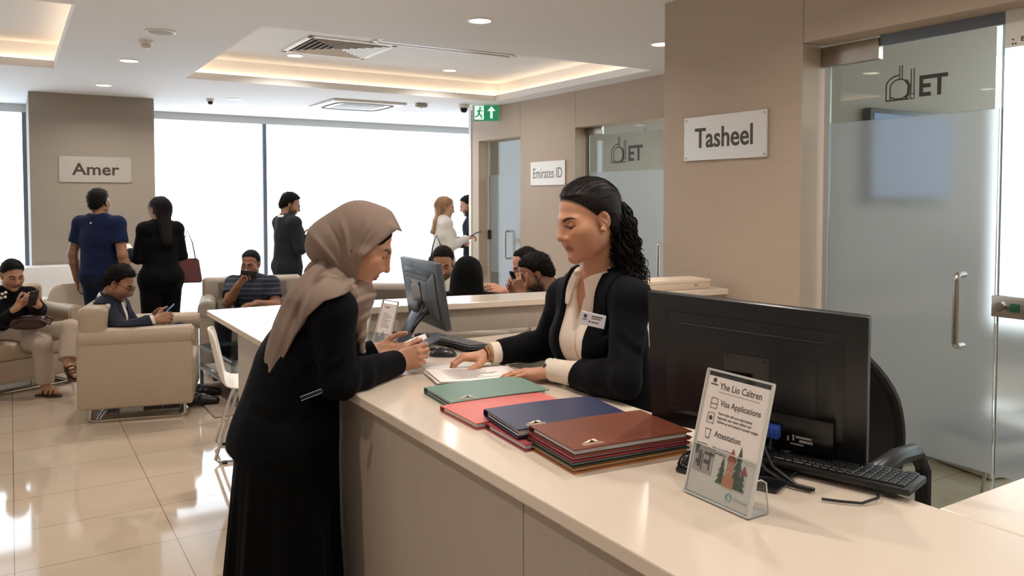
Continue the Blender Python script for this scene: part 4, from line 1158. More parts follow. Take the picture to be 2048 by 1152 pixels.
# ---------------------------------------------------------------- anatomy
class Head:
    def __init__(s, c, fwd, up=(0, 0, 1), sc=1., fem=True, beard=0., brow=(40, 28, 24), lip=(150, 84, 78), skin=(190, 138, 108), gaze_down=True, scalp=None, ears=True):
        s.c = np.asarray(c, float); s.R = Rm(fwd, up); s.sc = sc; s.fem = fem; s.beard = beard
        s.brow, s.lip, s.skin, s.scalp = [np.array(s2l(x)) if x else None for x in (brow, lip, skin, scalp)]
        s.down = gaze_down; s.ears = ears; s.bw = 1.
    def w(s, x, y, z): return s.c+s.R@(np.array([x, y, z])*s.sc)
    def l(s, P): return ((P-s.c)@s.R)/s.sc
    def ops(s, F, neck):
        q = s.sc; R_ = s.R; w = s.w
        F.rc(neck, w(-.028, 0, -.055), (.052 if s.fem else .06)*q, (.05 if s.fem else .058)*q, .03)
        F.ell(w(-.016, 0, .034), A(.097, .075, .086)*q, R_, .03)
        F.ell(w(.022, 0, -.035), A(.066, .062, .078)*q, R_, .03)
        jw = .0 if s.fem else .006
        F.rc(w(.0, .046+jw, -.062), w(.066, .013+jw, -.1), .02*q, .018*q, .025); F.rc(w(.0, -.046-jw, -.062), w(.066, -.013-jw, -.1), .02*q, .018*q, .025)
        F.sp(w(.074, 0, -.1), .0195*q, .02)
        for y in (-1, 1):
            F.sp(w(.052, y*.04, -.022), .03*q, .03)
            F.ell(w(.036, y*.036, -.055), A(.042, .03, .042)*q, R_, .03)
            F.rc(w(.082, y*.012, .022), w(.066, y*.044, .017), .0085*q, .0065*q, .024)
            F.sp(w(.101, y*.031, .004), .0185*q, .014, 's')
            F.sp(w(.0715, y*.031, .003), .0138*q, .003)
            F.rc(w(.084, y*.018, -.043), w(.062, y*.03, -.075), .006*q, .006*q, .02)
        F.rc(w(.076, 0, .012), w(.092, 0, -.032), .012*q, .0135*q, .014); F.rc(w(.086, 0, .02), w(.106, 0, -.024), .0075*q, .0085*q, .012)
        F.sp(w(.1095, 0, -.032), .0098*q, .009)
        for y in (-1, 1):
            F.sp(w(.0965, y*.0128, -.0365), .007*q, .008)
            F.sp(w(.1025, y*.0065, -.0455), .0032*q, .003, 's')
        F.rc(w(.092, 0, -.048), w(.088, 0, -.058), .0045*q, .005*q, .01)
        for y in (-1, 1):                 # lips
            F.rc(w(.0915, y*.005, -.0625), w(.0765, y*.0262, -.0648), .0058*q, .003*q, .006)
            F.rc(w(.0895, 0, -.0735), w(.0765, y*.0255, -.0672), .0066*q, .003*q, .006)
        F.rc(w(.0955, .012, -.0678), w(.0955, -.012, -.0678), .0016*q, .0016*q, .003, 's')
        F.rc(w(.096, .012, -.0855), w(.096, -.012, -.0855), .006*q, .006*q, .012, 's')
        for y in (-1, 1) if s.ears else ():                 # ears
            er = rot(R_[:, 2], -y*.38) @ R_
            F.ell(w(-.012, y*.079, -.006), A(.019, .0068, .0295)*q, er, .006)
            F.ell(w(-.012, y*.079, -.006)+er[:, 1]*y*.0075*q+er[:, 0]*.003*q+er[:, 2]*.004*q, A(.0118, .0068, .0195)*q, er, .002, 's')
            F.rc(w(-.012, y*.079, -.006)+er[:, 0]*.006*q+er[:, 2]*.004*q+er[:, 1]*y*.002*q, w(-.012, y*.079, -.006)-er[:, 0]*.004*q-er[:, 2]*.011*q+er[:, 1]*y*.003*q, .0028*q, .0035*q, .004)
            F.sp(w(-.001, y*.078, -.033), .0085*q, .006)
    def color(s, P, seed=0.):
        q = s.l(P); C_ = np.repeat(s.skin[None], len(P), 0)
        C_ = C_*(1+.05*vnoise(P, 90, seed))[:, None]
        inhead = (q[:, 2] > -.13) & (np.abs(q[:, 1]) < .1) & (np.abs(q[:, 0]) < .16)
        x, y, z = q[:, 0], q[:, 1], q[:, 2]; ay = np.abs(y)
        def mix(mask, col, a=1.):
            m = (np.clip(mask, 0, 1)*inhead*a)[:, None]; return C_*(1-m)+np.asarray(col)[None]*m
        # warm cheeks, nose
        C_ = mix(np.exp(-(((x-.07)/.03)**2+((ay-.04)/.022)**2+((z+.03)/.025)**2))*.35, s.skin*np.array([1.08, .82, .76]))
        if s.beard:
            jaw = ss(-.028, -.062, z)*ss(.0, .02, x-.0+(-.06-z)*.2)*(1-np.exp(-(((z+.068)/.012)**2+(ay/.024)**2))*(x > .06))
            mst = np.exp(-(((z+.052)/.006)**2+(ay/.028)**4))*(x > .07)
            side = ss(.02, -.02, z)*np.exp(-((x-.012)/.014)**2)*(ay > .05)
            C_ = mix(np.maximum(np.maximum(jaw*ss(-.03, .01, x), mst), side)*s.beard*(.8+.2*vnoise(P, 400)), s.brow)
        up_ = np.exp(-(((z+.0628)/.0042)**2)); lo_ = np.exp(-(((z+.0728)/.006)**2))
        C_ = mix(np.maximum(up_, lo_)*ss(.0285, .021, ay)*(x > .066)*1.2, s.lip)
        C_ = mix(np.exp(-((z+.0675+.0009)/.0016)**2)*ss(.0285, .023, ay)*(x > .066), s.lip*.45)
        bz = .0225-((ay-.032)/.024)**2*.0065+.003*ss(.015, .03, ay)
        th = s.bw*(.0056 if s.fem else .0066)*(1-.5*ss(.03, .055, ay))
        C_ = mix(ss(th, th*.45, np.abs(z-bz))*ss(.011, .015, ay)*ss(.058, .05, ay)*(x > .03), s.brow)
        # eyes
        ey = (ay-.0318)/.0178; inside = (np.abs(ey) < 1.08)*(x > .045)
        lo_l = .0035-.0105*(1-ey**2*.9); up_l = lo_l+.0035*(1-ey**2) if s.down else .003+.0055*(1-ey**2)
        opening = inside*ss(-.0008, .0008, z-lo_l)*ss(.0008, -.0008, z-up_l)
        C_ = mix(opening, np.array(s2l((206, 196, 188))))
        C_ = mix(opening*ss(.0068, .0055, np.sqrt((ay-.031)**2+(z-(lo_l+up_l)/2)**2)), np.array(s2l((38, 24, 18))))
        C_ = mix(np.exp(-((z-up_l+.0004)/(.0016+.0012*np.clip((ey+1)/2, 0, 1)))**2)*inside*1.25, np.array(s2l((20, 14, 13))))
        C_ = mix(np.exp(-((z-lo_l)/.0012)**2)*inside*.5, np.array(s2l((70, 44, 36))))
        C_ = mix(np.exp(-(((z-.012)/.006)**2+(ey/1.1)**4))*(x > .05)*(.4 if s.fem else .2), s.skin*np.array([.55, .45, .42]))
        if s.scalp is not None:
            hl = ss(-.008, .008, z-(.078-.95*np.maximum(0, .07-x)))*(ay < .0725)
            C_ = mix(hl, s.scalp)
        return C_

def hand(F, wr, fx, dz, right, pose, sc=1., tips=None):
    """Hand at the wrist: fx towards the fingers, dz out of the back of the hand."""
    fx = nrm(fx); dz = nrm(np.asarray(dz)-fx*(np.asarray(dz)@fx)); y = np.cross(dz, fx)*(1 if right else -1)
    M = np.stack([fx, y, dz], 1); wr = np.asarray(wr, float)
    w = lambda p: wr+M@(np.asarray(p)*sc)
    kn = [A(.088, .027, -.001), A(.092, .008, .003), A(.087, -.011, .001), A(.079, -.029, -.004)]
    ln = [(.041, .024, .02), (.045, .028, .021), (.042, .026, .021), (.033, .02, .019)]
    rr = [.0086, .0088, .0083, .0073]
    F.rc(wr-fx*.03*sc, w((.012, 0, -.002)), .0285*sc, .028*sc, .012, axis=dz, flat=.74)
    for i, k_ in enumerate(kn): F.rc(w((.012, k_[1]*.55, -.004)), w(k_-A(0, 0, .003)), .0135*sc, .0112*sc, .012)
    F.rc(w((.03, -.02, -.010)), w((.07, -.024, -.009)), .012*sc, .010*sc, .014)
    for i in range(4):
        m, p, d, sp_ = pose['f'][i]; a = 0; q = kn[i]; r = rr[i]
        yaw = math.radians(sp_)
        for j, (L, ang) in enumerate(zip(ln[i], (m, p, d))):
            a += math.radians(ang)
            v = A(math.cos(a)*math.cos(yaw), math.cos(a)*math.sin(yaw), -math.sin(a)); n_ = q+v*L
            r2 = r*(.93 if j < 2 else .84)
            F.rc(w(q), w(n_), r*sc, r2*sc, .0035 if j else .006); F.sp(w(q), r*1.06*sc, .003); q, r = n_, r2
        if tips is not None:
            up = A(math.sin(a)*math.cos(yaw), math.sin(a)*math.sin(yaw), math.cos(a)); tips.append((w(q-v*.003+up*r*.9), M@up))
    q = A(.02, .018, -.010); r = .0145
    for j, (L, v) in enumerate(zip((.044, .033, .027), pose['t'])):
        v = nrm(v); n_ = q+v*L; r2 = (.0112, .0098, .0084)[j]
        F.rc(w(q), w(n_), r*sc, r2*sc, .012 if j == 0 else .005); q, r = n_, r2
    F.rc(w((.025, .012, -.011)), w((.068, .022, -.007)), .013*sc, .010*sc, .014)
    if tips is not None:
        up = nrm(np.cross(np.cross(v, A(0, .6, .8)), v)); tips.append((w(q-v*.004+up*r*.85), M@up))
    return M

POSE = {
    'relax': dict(f=[(22, 28, 14, 2), (27, 32, 16, 0), (30, 34, 16, -2), (33, 36, 18, -5)], t=[(.72, .62, -.35), (.9, .28, -.35), (.95, .1, -.3)]),
    'flat': dict(f=[(6, 12, 6, 5), (6, 13, 6, 0), (7, 13, 6, -5), (8, 14, 6, -11)], t=[(.66, .74, -.2), (.88, .45, -.12), (.95, .25, -.08)]),
    'rest': dict(f=[(30, 32, 12, 3), (32, 34, 12, 0), (32, 34, 12, -3), (30, 32, 12, -7)], t=[(.62, .66, -.45), (.86, .35, -.4), (.93, .18, -.3)]),
    'phone': dict(f=[(45, 55, 30, 4), (50, 55, 30, 0), (52, 55, 30, -2), (55, 55, 30, -5)], t=[(.6, .7, .05), (.85, .5, -.1), (.95, .25, -.2)]),
    'fist': dict(f=[(60, 75, 45, 2), (64, 80, 45, 0), (66, 80, 45, -2), (68, 80, 45, -4)], t=[(.72, .55, -.4), (.85, -.05, -.5), (.7, -.6, -.4)]),
    'pinch': dict(f=[(38, 42, 18, 2), (50, 62, 30, 0), (56, 70, 35, -2), (60, 72, 38, -4)], t=[(.74, .55, -.35), (.92, .2, -.35), (.97, .0, -.25)]),
}

def torso(F, J, e=0., fem=True, arms=True, k=.04, wf=1., hips=True, bust=1.):
    """Trunk from joints: pel, waist, chest, neck, shL, shR, hipL, hipR; fp/fc = facing of pelvis and chest."""
    fp, fc = nrm(J['fp']), nrm(J['fc']); up = nrm(J['neck']-J['chest'])
    pel, wa, ch, ne = J['pel'], J['waist'], J['chest'], J['neck']
    if hips:
        F.rc(J['hipL'], J['hipR'], (.105 if fem else .1)*wf+e, (.105 if fem else .1)*wf+e, k)
        u2 = nrm(wa-pel); s_ = nrm(J['hipL']-J['hipR'])
        for q in (-1, 1): F.sp(pel+s_*q*.065-fp*.055-u2*.035, (.082 if fem else .075)*wf+e, k)
    F.rc(pel, wa, (.145 if fem else .148)*wf+e*1.3, (.118 if fem else .14)*wf+e*1.3, k, axis=fp, flat=.76)
    F.rc(wa, ch, (.12 if fem else .142)*wf+e*1.3, (.138 if fem else .165)*wf+e*1.3, k, axis=fc, flat=.74)
    F.rc(ch, ch+(ne-ch)*.55, (.138 if fem else .165)*wf+e*1.3, (.1 if fem else .12)*wf+e*1.3, k, axis=fc, flat=.68)
    side = nrm(J['shL']-J['shR'])
    if fem and bust:
        for q in (-1, 1): F.sp(ch+side*q*.066+fc*.065-up*.03, .058*bust+e, .05)
    elif not fem:
        for q in (-1, 1): F.ell(ch+side*q*.075+fc*.055+up*.03, A(.06, .085, .065)+e, np.stack([fc, side, np.cross(fc, side)], 1), .05)
    for s_ in 'LR':
        sh = J['sh'+s_]
        F.rc(ne-up*.05, sh, .062*wf+e, (.046 if fem else .056)*wf+e, k)
        F.rc(ne+up*.005-fc*.012, sh-up*.005, .04+e*.8, .036+e*.8, k)
def arms(F, J, e=0., fem=True, sides='LR', k=.025, upto=1., a0=0.):
    w = 1. if fem else 1.16
    for s_ in sides:
        sh, el, wr = J['sh'+s_], J['el'+s_], J['wr'+s_]
        F.sp(sh, .05*w+e, k)
        if upto <= 0: F.rc(sh, lerp(sh, el, .55), .049*w+e*1.2, .045*w+e*1.4, k); continue
        F.rc(sh, el, .048*w+e, .038*w+e, k)
        mid = lerp(el, wr, .3)
        F.rc(el, mid, .038*w+e, .04*w+e, k*.8); F.rc(mid, lerp(el, wr, upto), .04*w+e, (.027*w if upto > .95 else .03*w)+e, k*.8)
def legs(F, J, e=0., fem=True, k=.03, calf=True, e2=None):
    e2 = e if e2 is None else e2
    for s_ in 'LR':
        hp, kn_, an = J['hip'+s_], J['kn'+s_], J['an'+s_]
        F.rc(hp, kn_, .09+e, .056+e, k)
        back = nrm(np.cross(np.cross(an-kn_, J['fp']), an-kn_)); back = -back if back@J['fp'] > 0 else back
        F.rc(kn_, an, .055+e, .036+e2, k)
        if calf: F.rc(lerp(kn_, an, .15)+back*.012, lerp(kn_, an, .5)+back*.01, .045+e, .042+e2, k)
def feet(F, J, e=0., k=.02, hgt=.03):
    for s_ in 'LR':
        an, toe = J['an'+s_], J['toe'+s_]
        F.rc(an, lerp(an, toe, .1)-A(0, 0, .03), .036+e, .034+e, k); d = nrm(toe-an)
        F.rc(A(*(an[:2]-d[:2]*.035), toe[2]), lerp(A(*an[:2], toe[2]), toe, .6), .03+e, .036+e, k); F.rc(lerp(an, toe, .3), toe, .03+e, .024+e, k)

def strands(vs, hd, n, L, lift, rad, flow=(-1., 0., .25), seed=0, jit=.35, sel=None, droop=0.):
    """Short tapered locks that leave a hair surface along a flow direction."""
    rg = np.random.default_rng(seed+5)
    if sel is not None: vs = vs[sel(hd.l(vs))]
    P0 = vs[rg.integers(0, len(vs), n)]+rg.normal(0, .0012, (n, 3)); ctr = hd.w(-.02, 0, .01)
    N_ = P0-ctr; N_ /= np.linalg.norm(N_, axis=1)[:, None]
    T_ = hd.R@np.asarray(flow, float); T_ = T_[None]+rg.normal(0, jit, (n, 3)); T_ -= N_*(T_*N_).sum(1)[:, None]; T_ /= np.linalg.norm(T_, axis=1)[:, None]+1e-9
    B_ = np.cross(N_, T_); l = L*rg.uniform(.6, 1.3, n); rings = []
    S_ = 4
    for i in range(S_+1):
        t = i/S_; c = P0-N_*.002+T_*(l*t)[:, None]+N_*(lift*l*np.sin(t*1.9)-t*t*l*l*4.5)[:, None]-np.array([0, 0, 1.])*(droop*t*t*l)[:, None]
        r = rad*(1-.85*t)
        rings.append(np.stack([c+(B_*math.cos(a)+N_*math.sin(a))*r for a in (.5, 2.6, 4.7)], 1))
    V_ = np.stack(rings, 1).reshape(-1, 3); fs = []
    base = np.arange(n)*(S_+1)*3
    for i in range(S_):
        for k in range(3): fs.append(np.stack([base+i*3+k, base+i*3+(k+1) % 3, base+(i+1)*3+(k+1) % 3, base+(i+1)*3+k], 1))
    return V_, np.concatenate(fs)
def hair_solid(name, F_, h, m, parent, org, hd, n=800, L=.022, lift=.3, rad=.0016, **kw):
    vs, fs = largest(*F_.surf(h)); v2, f2 = strands(vs, hd, n, L, lift, rad, **kw)
    return mesh_np(name, np.concatenate([vs, v2]), np.concatenate([fs, f2+len(vs)]), m, parent, org)

def skin_color(hd, base, tips=None, tone=None):
    def f_(vs):
        C_ = hd.color(vs)
        for p, n_ in (tips or []):
            m = ss(.0062, .0042, np.linalg.norm(vs-p, axis=1))[:, None]*.75
            C_ = C_*(1-m)+np.array(s2l((214, 160, 142)))[None]*m
        return C_
    return f_

def folds(P, amp, s=26., d=(0, 0, 1), seed=0.):
    """Soft cloth folds that run along direction d."""
    d = nrm(d); Q = P-(P@d)[:, None]*d*.8
    return amp*(.6*vnoise(Q, s, seed)+.4*vnoise(Q, s*2.1, seed+3))
# ================================================================ people
H_MAIN, H_BG = .003, .0055
M_skin = vcol_mat('skin', .48, .1, .12, 260.)
M_skin_bg = vcol_mat('skin_soft', .5, 0., 0.)
def cloth(name, rgb, rough=.85, sheen=.25, weave=900, bump=.15, noise=.05): return mat(name, rgb, rough, noise=noise, scale=(14, 14, 14), bump=bump, bscale=weave, sheen=sheen*.5, spec=.06)
def hair_mat(name, rgb, rough=.38, s=(260, 260, 14)): return mat(name, rgb, rough, noise=.5, scale=s, bump=.5, spec=.18)
def swept_hair(name, rgb, hd, org):
    """Hair combed straight back: fine strands run from the forehead to the nape."""
    m, nt, b = new_mat(name); tc = node(nt, 'ShaderNodeTexCoord')
    def dot(v, off):
        n = node(nt, 'ShaderNodeVectorMath', operation='DOT_PRODUCT'); n.inputs[1].default_value = tuple(v); nt.links.new(tc.outputs['Object'], n.inputs[0])
        a = node(nt, 'ShaderNodeMath', operation='ADD'); a.inputs[1].default_value = off; nt.links.new(n.outputs['Value'], a.inputs[0]); return a
    c = hd.c-np.asarray(org); x, y, z = [dot(hd.R[:, i], -float(c@hd.R[:, i])+(.03 if i == 2 else 0)) for i in range(3)]
    at2 = node(nt, 'ShaderNodeMath', operation='ARCTAN2'); nt.links.new(y.outputs[0], at2.inputs[0]); nt.links.new(z.outputs[0], at2.inputs[1])
    mu = node(nt, 'ShaderNodeMath', operation='MULTIPLY'); mu.inputs[1].default_value = 34.; nt.links.new(at2.outputs[0], mu.inputs[0])
    mv = node(nt, 'ShaderNodeMath', operation='MULTIPLY'); mv.inputs[1].default_value = 7.; nt.links.new(x.outputs[0], mv.inputs[0])
    cb = node(nt, 'ShaderNodeCombineXYZ'); nt.links.new(mu.outputs[0], cb.inputs[0]); nt.links.new(mv.outputs[0], cb.inputs[1])
    nz = node(nt, 'ShaderNodeTexNoise', Scale=1., Detail=4.); nt.links.new(cb.outputs[0], nz.inputs['Vector'])
    mx = node(nt, 'ShaderNodeMix', data_type='RGBA'); k = s2l(rgb); mx.inputs[6].default_value = tuple(q*.15 for q in k)+(1,); mx.inputs[7].default_value = tuple(q*2.4 for q in k)+(1,)
    nt.links.new(nz.outputs['Fac'], mx.inputs[0]); nt.links.new(mx.outputs[2], b.inputs['Base Color']); b.inputs['Roughness'].default_value = .55; b.inputs['Specular IOR Level'].default_value = .22
    bp = node(nt, 'ShaderNodeBump', Strength=.35, Distance=.003); nt.links.new(nz.outputs['Fac'], bp.inputs['Height']); nt.links.new(bp.outputs[0], b.inputs['Normal']); return m
M_hair = hair_mat('black_hair', (17, 13, 12), .68); M_hair_b = hair_mat('dark_brown_hair', (44, 33, 28)); M_blond = hair_mat('blond_hair', (168, 132, 98))
HEADF = V((math.sin(HEAD), math.cos(HEAD), 0)); HR = np.array([math.cos(HEAD), -math.sin(HEAD), 0]); HF = np.array([math.sin(HEAD), math.cos(HEAD), 0]); UZ = A(0, 0, 1)
def at(x, y, d):
    """World point seen at photo pixel (x, y) at a distance d along the view."""
    Fw = HF*math.cos(TILT)-UZ*math.sin(TILT); Up = HF*math.sin(TILT)+UZ*math.cos(TILT)
    return np.array(EYE)+(Fw*FOC+HR*(x-1024)-Up*(y-459))*d/FOC

def person(label, loc): return empty('person', loc, 0, label, 'person')

def region(F, fn, k=.003): return F.add(fn, (0, 0, 0), 1e3, 'i', k)
def edge_fn(hd, pts, back=False):
    """Head-local outline: keeps what lies behind x = edge(z)."""
    z = np.array([p[1] for p in pts]); x = np.array([p[0] for p in pts])
    def f_(P):
        q = hd.l(P); return ((q[:, 0]-np.interp(q[:, 2], z, x))*hd.sc*.75)
    return f_

def hair_cap(hd, pts, e=.012, parting=0., vol=0., rough=.0028):
    F = Field(); q = hd.sc
    F.ell(hd.w(-.018, 0, .035), A(.097+e, .075+e, .086+e*.6+vol)*q, hd.R, .01)
    F.ell(hd.w(-.03, 0, -.03), A(.078+e, .064+e, .06+e)*q, hd.R, .03)
    if parting: F.rc(hd.w(.1, 0, .1), hd.w(-.02, 0, .145+e), .002, .002, .012, 's')
    ef = edge_fn(hd, pts); R1, c1 = hd.R.astype(F32), hd.c.astype(F32)
    region(F, (lambda P: ef(P)+.0035*vnoise(P, 210., 1.)+.002*vnoise(P, 480., 2.)) if not parting else ef, .004)
    F.disp(lambda P: (e*.85)*(1-ss(0, .05, -ef(P))))
    if not parting: F.disp(lambda P: rough*(vnoise(P, 150., 3.)+.6*vnoise(P, 330., 5.)))
    return F
MALE = [(-.2, -.12), (-.06, -.085), (-.045, -.05), (-.02, -.025), (.012, -.012), (.02, .01), (.03, .042), (.044, .066), (.066, .082), (.082, .09), (.2, .1)]
MALE_SHORT = [(-.2, -.09), (-.07, -.07), (-.045, -.04), (-.02, -.015), (.008, -.005), (.015, .015), (.025, .045), (.04, .07), (.062, .087), (.08, .097), (.2, .106)]
FEM = [(-.2, -.105), (-.05, -.09), (-.04, -.06), (-.028, -.02), (-.012, .004), (.014, .014), (.034, .04), (.052, .066), (.074, .085), (.086, .093), (.2, .104)]

def carve_all(F, carve):
    for c, half, Rc in carve or []: F.box(c, half, Rc, .01, .01, 's')

def body(r, J, hd, fem, hands, org, h, wf=1., bare_feet=True, detail=False, carve=None, sc=1., long_sleeve=True):
    F = Field(); torso(F, J, 0, fem, wf=wf); arms(F, J, 0, fem); legs(F, J, 0, fem)
    if bare_feet: feet(F, J, -.006)
    tips = [] if detail else None
    for s_, fx, dz, pose in hands: hand(F, J['wr'+s_], fx, dz, s_ == 'R', POSE[pose], sc*(1. if fem else 1.09), tips)
    carve_all(F, carve)
    hd.ops(F, J['neck'])
    return solid('body', F, h, M_skin if detail else M_skin_bg, r, org, skin_color(hd, None, tips))

def top(r, name, m, J, e, fem, org, h, sleeves='long', wf=1., hem=None, flare=None, opening=None, fold=.004, upto=.97, carve=None, arm_e=None, bust=1., neck_hole=None, seed=0., cuts=None, sides='LR', extra=None, color=None):
    F = Field(); torso(F, J, e, fem, wf=wf, bust=bust)
    if flare:
        for a, b, ra, rb, fl in flare: F.rc(a, b, ra, rb, .05, axis=J['fp'], flat=fl)
    ae = e if arm_e is None else arm_e
    if sleeves == 'long': arms(F, J, ae, fem, sides, upto=upto)
    elif sleeves == 'short': arms(F, J, ae, fem, sides, upto=0)
    if extra: extra(F)
    if fold: F.disp(lambda P: folds(P, fold, 24., (.2, .1, 1), seed))
    if sleeves == 'long':
        for s_ in sides:
            d = nrm(J['wr'+s_]-J['el'+s_]); p = (J['el'+s_]+(J['wr'+s_]-J['el'+s_])*upto).astype(F32); d_ = d.astype(F32)
            F.add((lambda p, d_: lambda P: np.where(((P-p)**2).sum(1) < .075**2, (P-p)@d_, F32(-1)))(p, d_), p, 1e3, 'i', .003)
    elif sleeves == 'short':
        for s_ in sides:
            d = nrm(J['el'+s_]-J['sh'+s_]); p = lerp(J['sh'+s_], J['el'+s_], .62).astype(F32); d_ = d.astype(F32)
            F.add((lambda p, d_: lambda P: (lambda q, t: np.where((np.sqrt(np.maximum((q*q).sum(1)-t*t, 0)) < .078) & (t < .12), t, F32(-1)))(P-p, (P-p)@d_))(p, d_), p, 1e3, 'i', .003)
    if hem is not None: F.cut(*hem)
    nk = nrm(J['neck']-J['chest'])
    nh = .03 if neck_hole is None else neck_hole
    F.rc(J['neck']+nk*(nh+.03)+nrm(J['fc'])*.012, J['neck']+nk*(nh+.16)+nrm(J['fc'])*.06, .072, .08, .006, 's')
    if opening: region(F, opening)
    for c in cuts or []: F.cut(*c)
    carve_all(F, carve)
    return solid(name, F, h, m, r, org, color)

def vee(J, w0, w1, w2, y0=0., deep=1., off=0.):
    """Open front of a jacket: widths at neck, chest and waist, in the chest frame (negative outside the opening)."""
    up = nrm(J['neck']-J['waist']); fc = nrm(J['fc']); fc = nrm(fc-up*(fc@up)); le = np.cross(up, fc)
    o = J['chest'].astype(F32); up_, le_, fc_ = up.astype(F32), le.astype(F32), fc.astype(F32)
    zn = float((J['neck']-J['chest'])@up); zw = float((J['waist']-J['chest'])@up)
    zs, ws = np.array([zw-.25, zw, 0, zn+.05]), np.array([w2*1.1, w2, w1, w0])
    def f_(P):
        q = P-o; u, v, t = q@le_-off, q@up_, q@fc_
        return np.where(t > 0, np.interp(v, zs, ws)-np.abs(u), F32(-1)).astype(F32)
    return f_, (o, up_, le_, fc_, zs, ws)

def lapels(r, m, J, e, fem, vv, width, org, h, wf=1., zlow=None, bust=1., off=0.):
    o, up_, le_, fc_, zs, ws = vv
    zn = zs[3]-.05; lo = zs[1]-.02 if zlow is None else zlow
    for s_ in (1, -1):
        F = Field(); torso(F, J, e, fem, wf=wf, hips=False, bust=bust); hd_ = nrm(J['neck']-J['chest'])
        F.rc(J['neck']-hd_*.02, J['neck']+hd_*.035, .075+e, .06+e, .03)
        def reg(P, s_=s_):
            q = P-o; u, v, t = (q@le_-off)*s_, q@up_, q@fc_
            a = np.interp(v, zs, ws); w_ = np.interp(v, [lo, lo+.1, -.02, .03, .034, zn, zn+.06], [.0, .5, 1., 1.05, .78, .7, .6])*width
            d = np.maximum(a-.002-u, u-(a+w_)); d = np.maximum(d, lo-v); d = np.maximum(d, v-(zn+.045))
            return np.where(t > -.03, d, F32(.1)).astype(F32)
        region(F, reg)
        F2 = Field(); torso(F2, J, e-.012, fem, wf=wf, hips=False, bust=bust)
        solid('lapel', F, h, m, r, org)

def trousers(r, name, m, J, e, fem, org, h, carve=None, fold=.003, topz=None, e2=None, seed=0.):
    F = Field(); fp = nrm(J['fp'])
    F.rc(J['hipL'], J['hipR'], .105+e, .105+e, .04); F.rc(J['pel'], lerp(J['pel'], J['waist'], .6), .15+e, .135+e, .04, axis=fp, flat=.78)
    s_ = nrm(J['hipL']-J['hipR']); u2 = nrm(J['waist']-J['pel'])
    for q in (-1, 1): F.sp(J['pel']+s_*q*.065-fp*.055-u2*.035, .08+e, .04)
    legs(F, J, e, fem, e2=e if e2 is None else e2, calf=False)
    F.disp(lambda P: folds(P, fold, 22., (0, 0, 1), seed))
    for q in 'LR':
        d = nrm(J['an'+q]-J['kn'+q]); p = (J['an'+q]-d*.02).astype(F32); d_ = d.astype(F32)
        F.add((lambda p, d_: lambda P: np.where(((P-p)**2).sum(1) < .13**2, (P-p)@d_, F32(-1)))(p, d_), p, 1e3, 'i', .003)
    carve_all(F, carve)
    return solid(name, F, h, m, r, org)

def shoe(r, m, J, s_, org, h=.006, name='shoe', e=.004):
    F = Field(); an, toe = J['an'+s_], J['toe'+s_]; z = toe[2]-.03; d = nrm(A(toe[0]-an[0], toe[1]-an[1], 0))
    heel = A(an[0]-d[0]*.04, an[1]-d[1]*.04, z+.035); b = A(an[0]+d[0]*.06, an[1]+d[1]*.06, z+.04); t = A(toe[0]+d[0]*.01, toe[1]+d[1]*.01, z+.028)
    F.rc(heel, b, .036+e, .042+e, .02); F.rc(b, t, .04+e, .028+e, .02); F.rc(lerp(heel, b, .3)+A(0, 0, .02), lerp(heel, b, .3)+A(0, 0, .05), .038+e, .036+e, .02)
    F.cut((0, 0, z), (0, 0, -1)); F.cut((0, 0, z+.1), (0, 0, 1))
    solid(name, F, h, m, r, org)

def slab(name, label, cat, c, Rc, half, m, parts=None, rnd=.006):
    """A small held thing (phone, card): columns of Rc are its width, height, thickness directions."""
    Mx = Matrix(Rc.tolist()).to_4x4(); r = empty(name, c, 0, label, cat)
    MB().box([-x for x in half], half, min(rnd, half[2]*.9), 2, Mx).build('body', m, r)
    if parts:
        for nm, lo, hi, pm in parts: MB().box(lo, hi, 0, 1, Mx).build(nm, pm, r, smooth=False)
    return r
M_phone = mat('phone_black', (16, 16, 18), .25); M_phone_s = emis('phone_lit_screen', (150, 190, 225), .55); M_blue_case = mat('phone_blue_case', (58, 74, 110), .4)
def phone(label, c, wd, hd_, m=None, screen=1, cam=False):
    """wd: width direction, hd_: long direction; the screen faces wd x hd_."""
    wd = nrm(wd); hd_ = nrm(np.asarray(hd_)-wd*(np.asarray(hd_)@wd)); Rc = np.stack([wd, hd_, np.cross(wd, hd_)], 1)
    p = [('screen', (-.032, -.07, .0038), (.032, .07, .0044), M_phone_s if screen == 2 else M_screen)]
    if cam: p.append(('camera_bump', (.006, .04, -.0062), (.03, .068, -.0036), M_black))
    return slab('phone', label, 'phone', c, Rc, (.036, .0755, .004), m or M_phone, p)

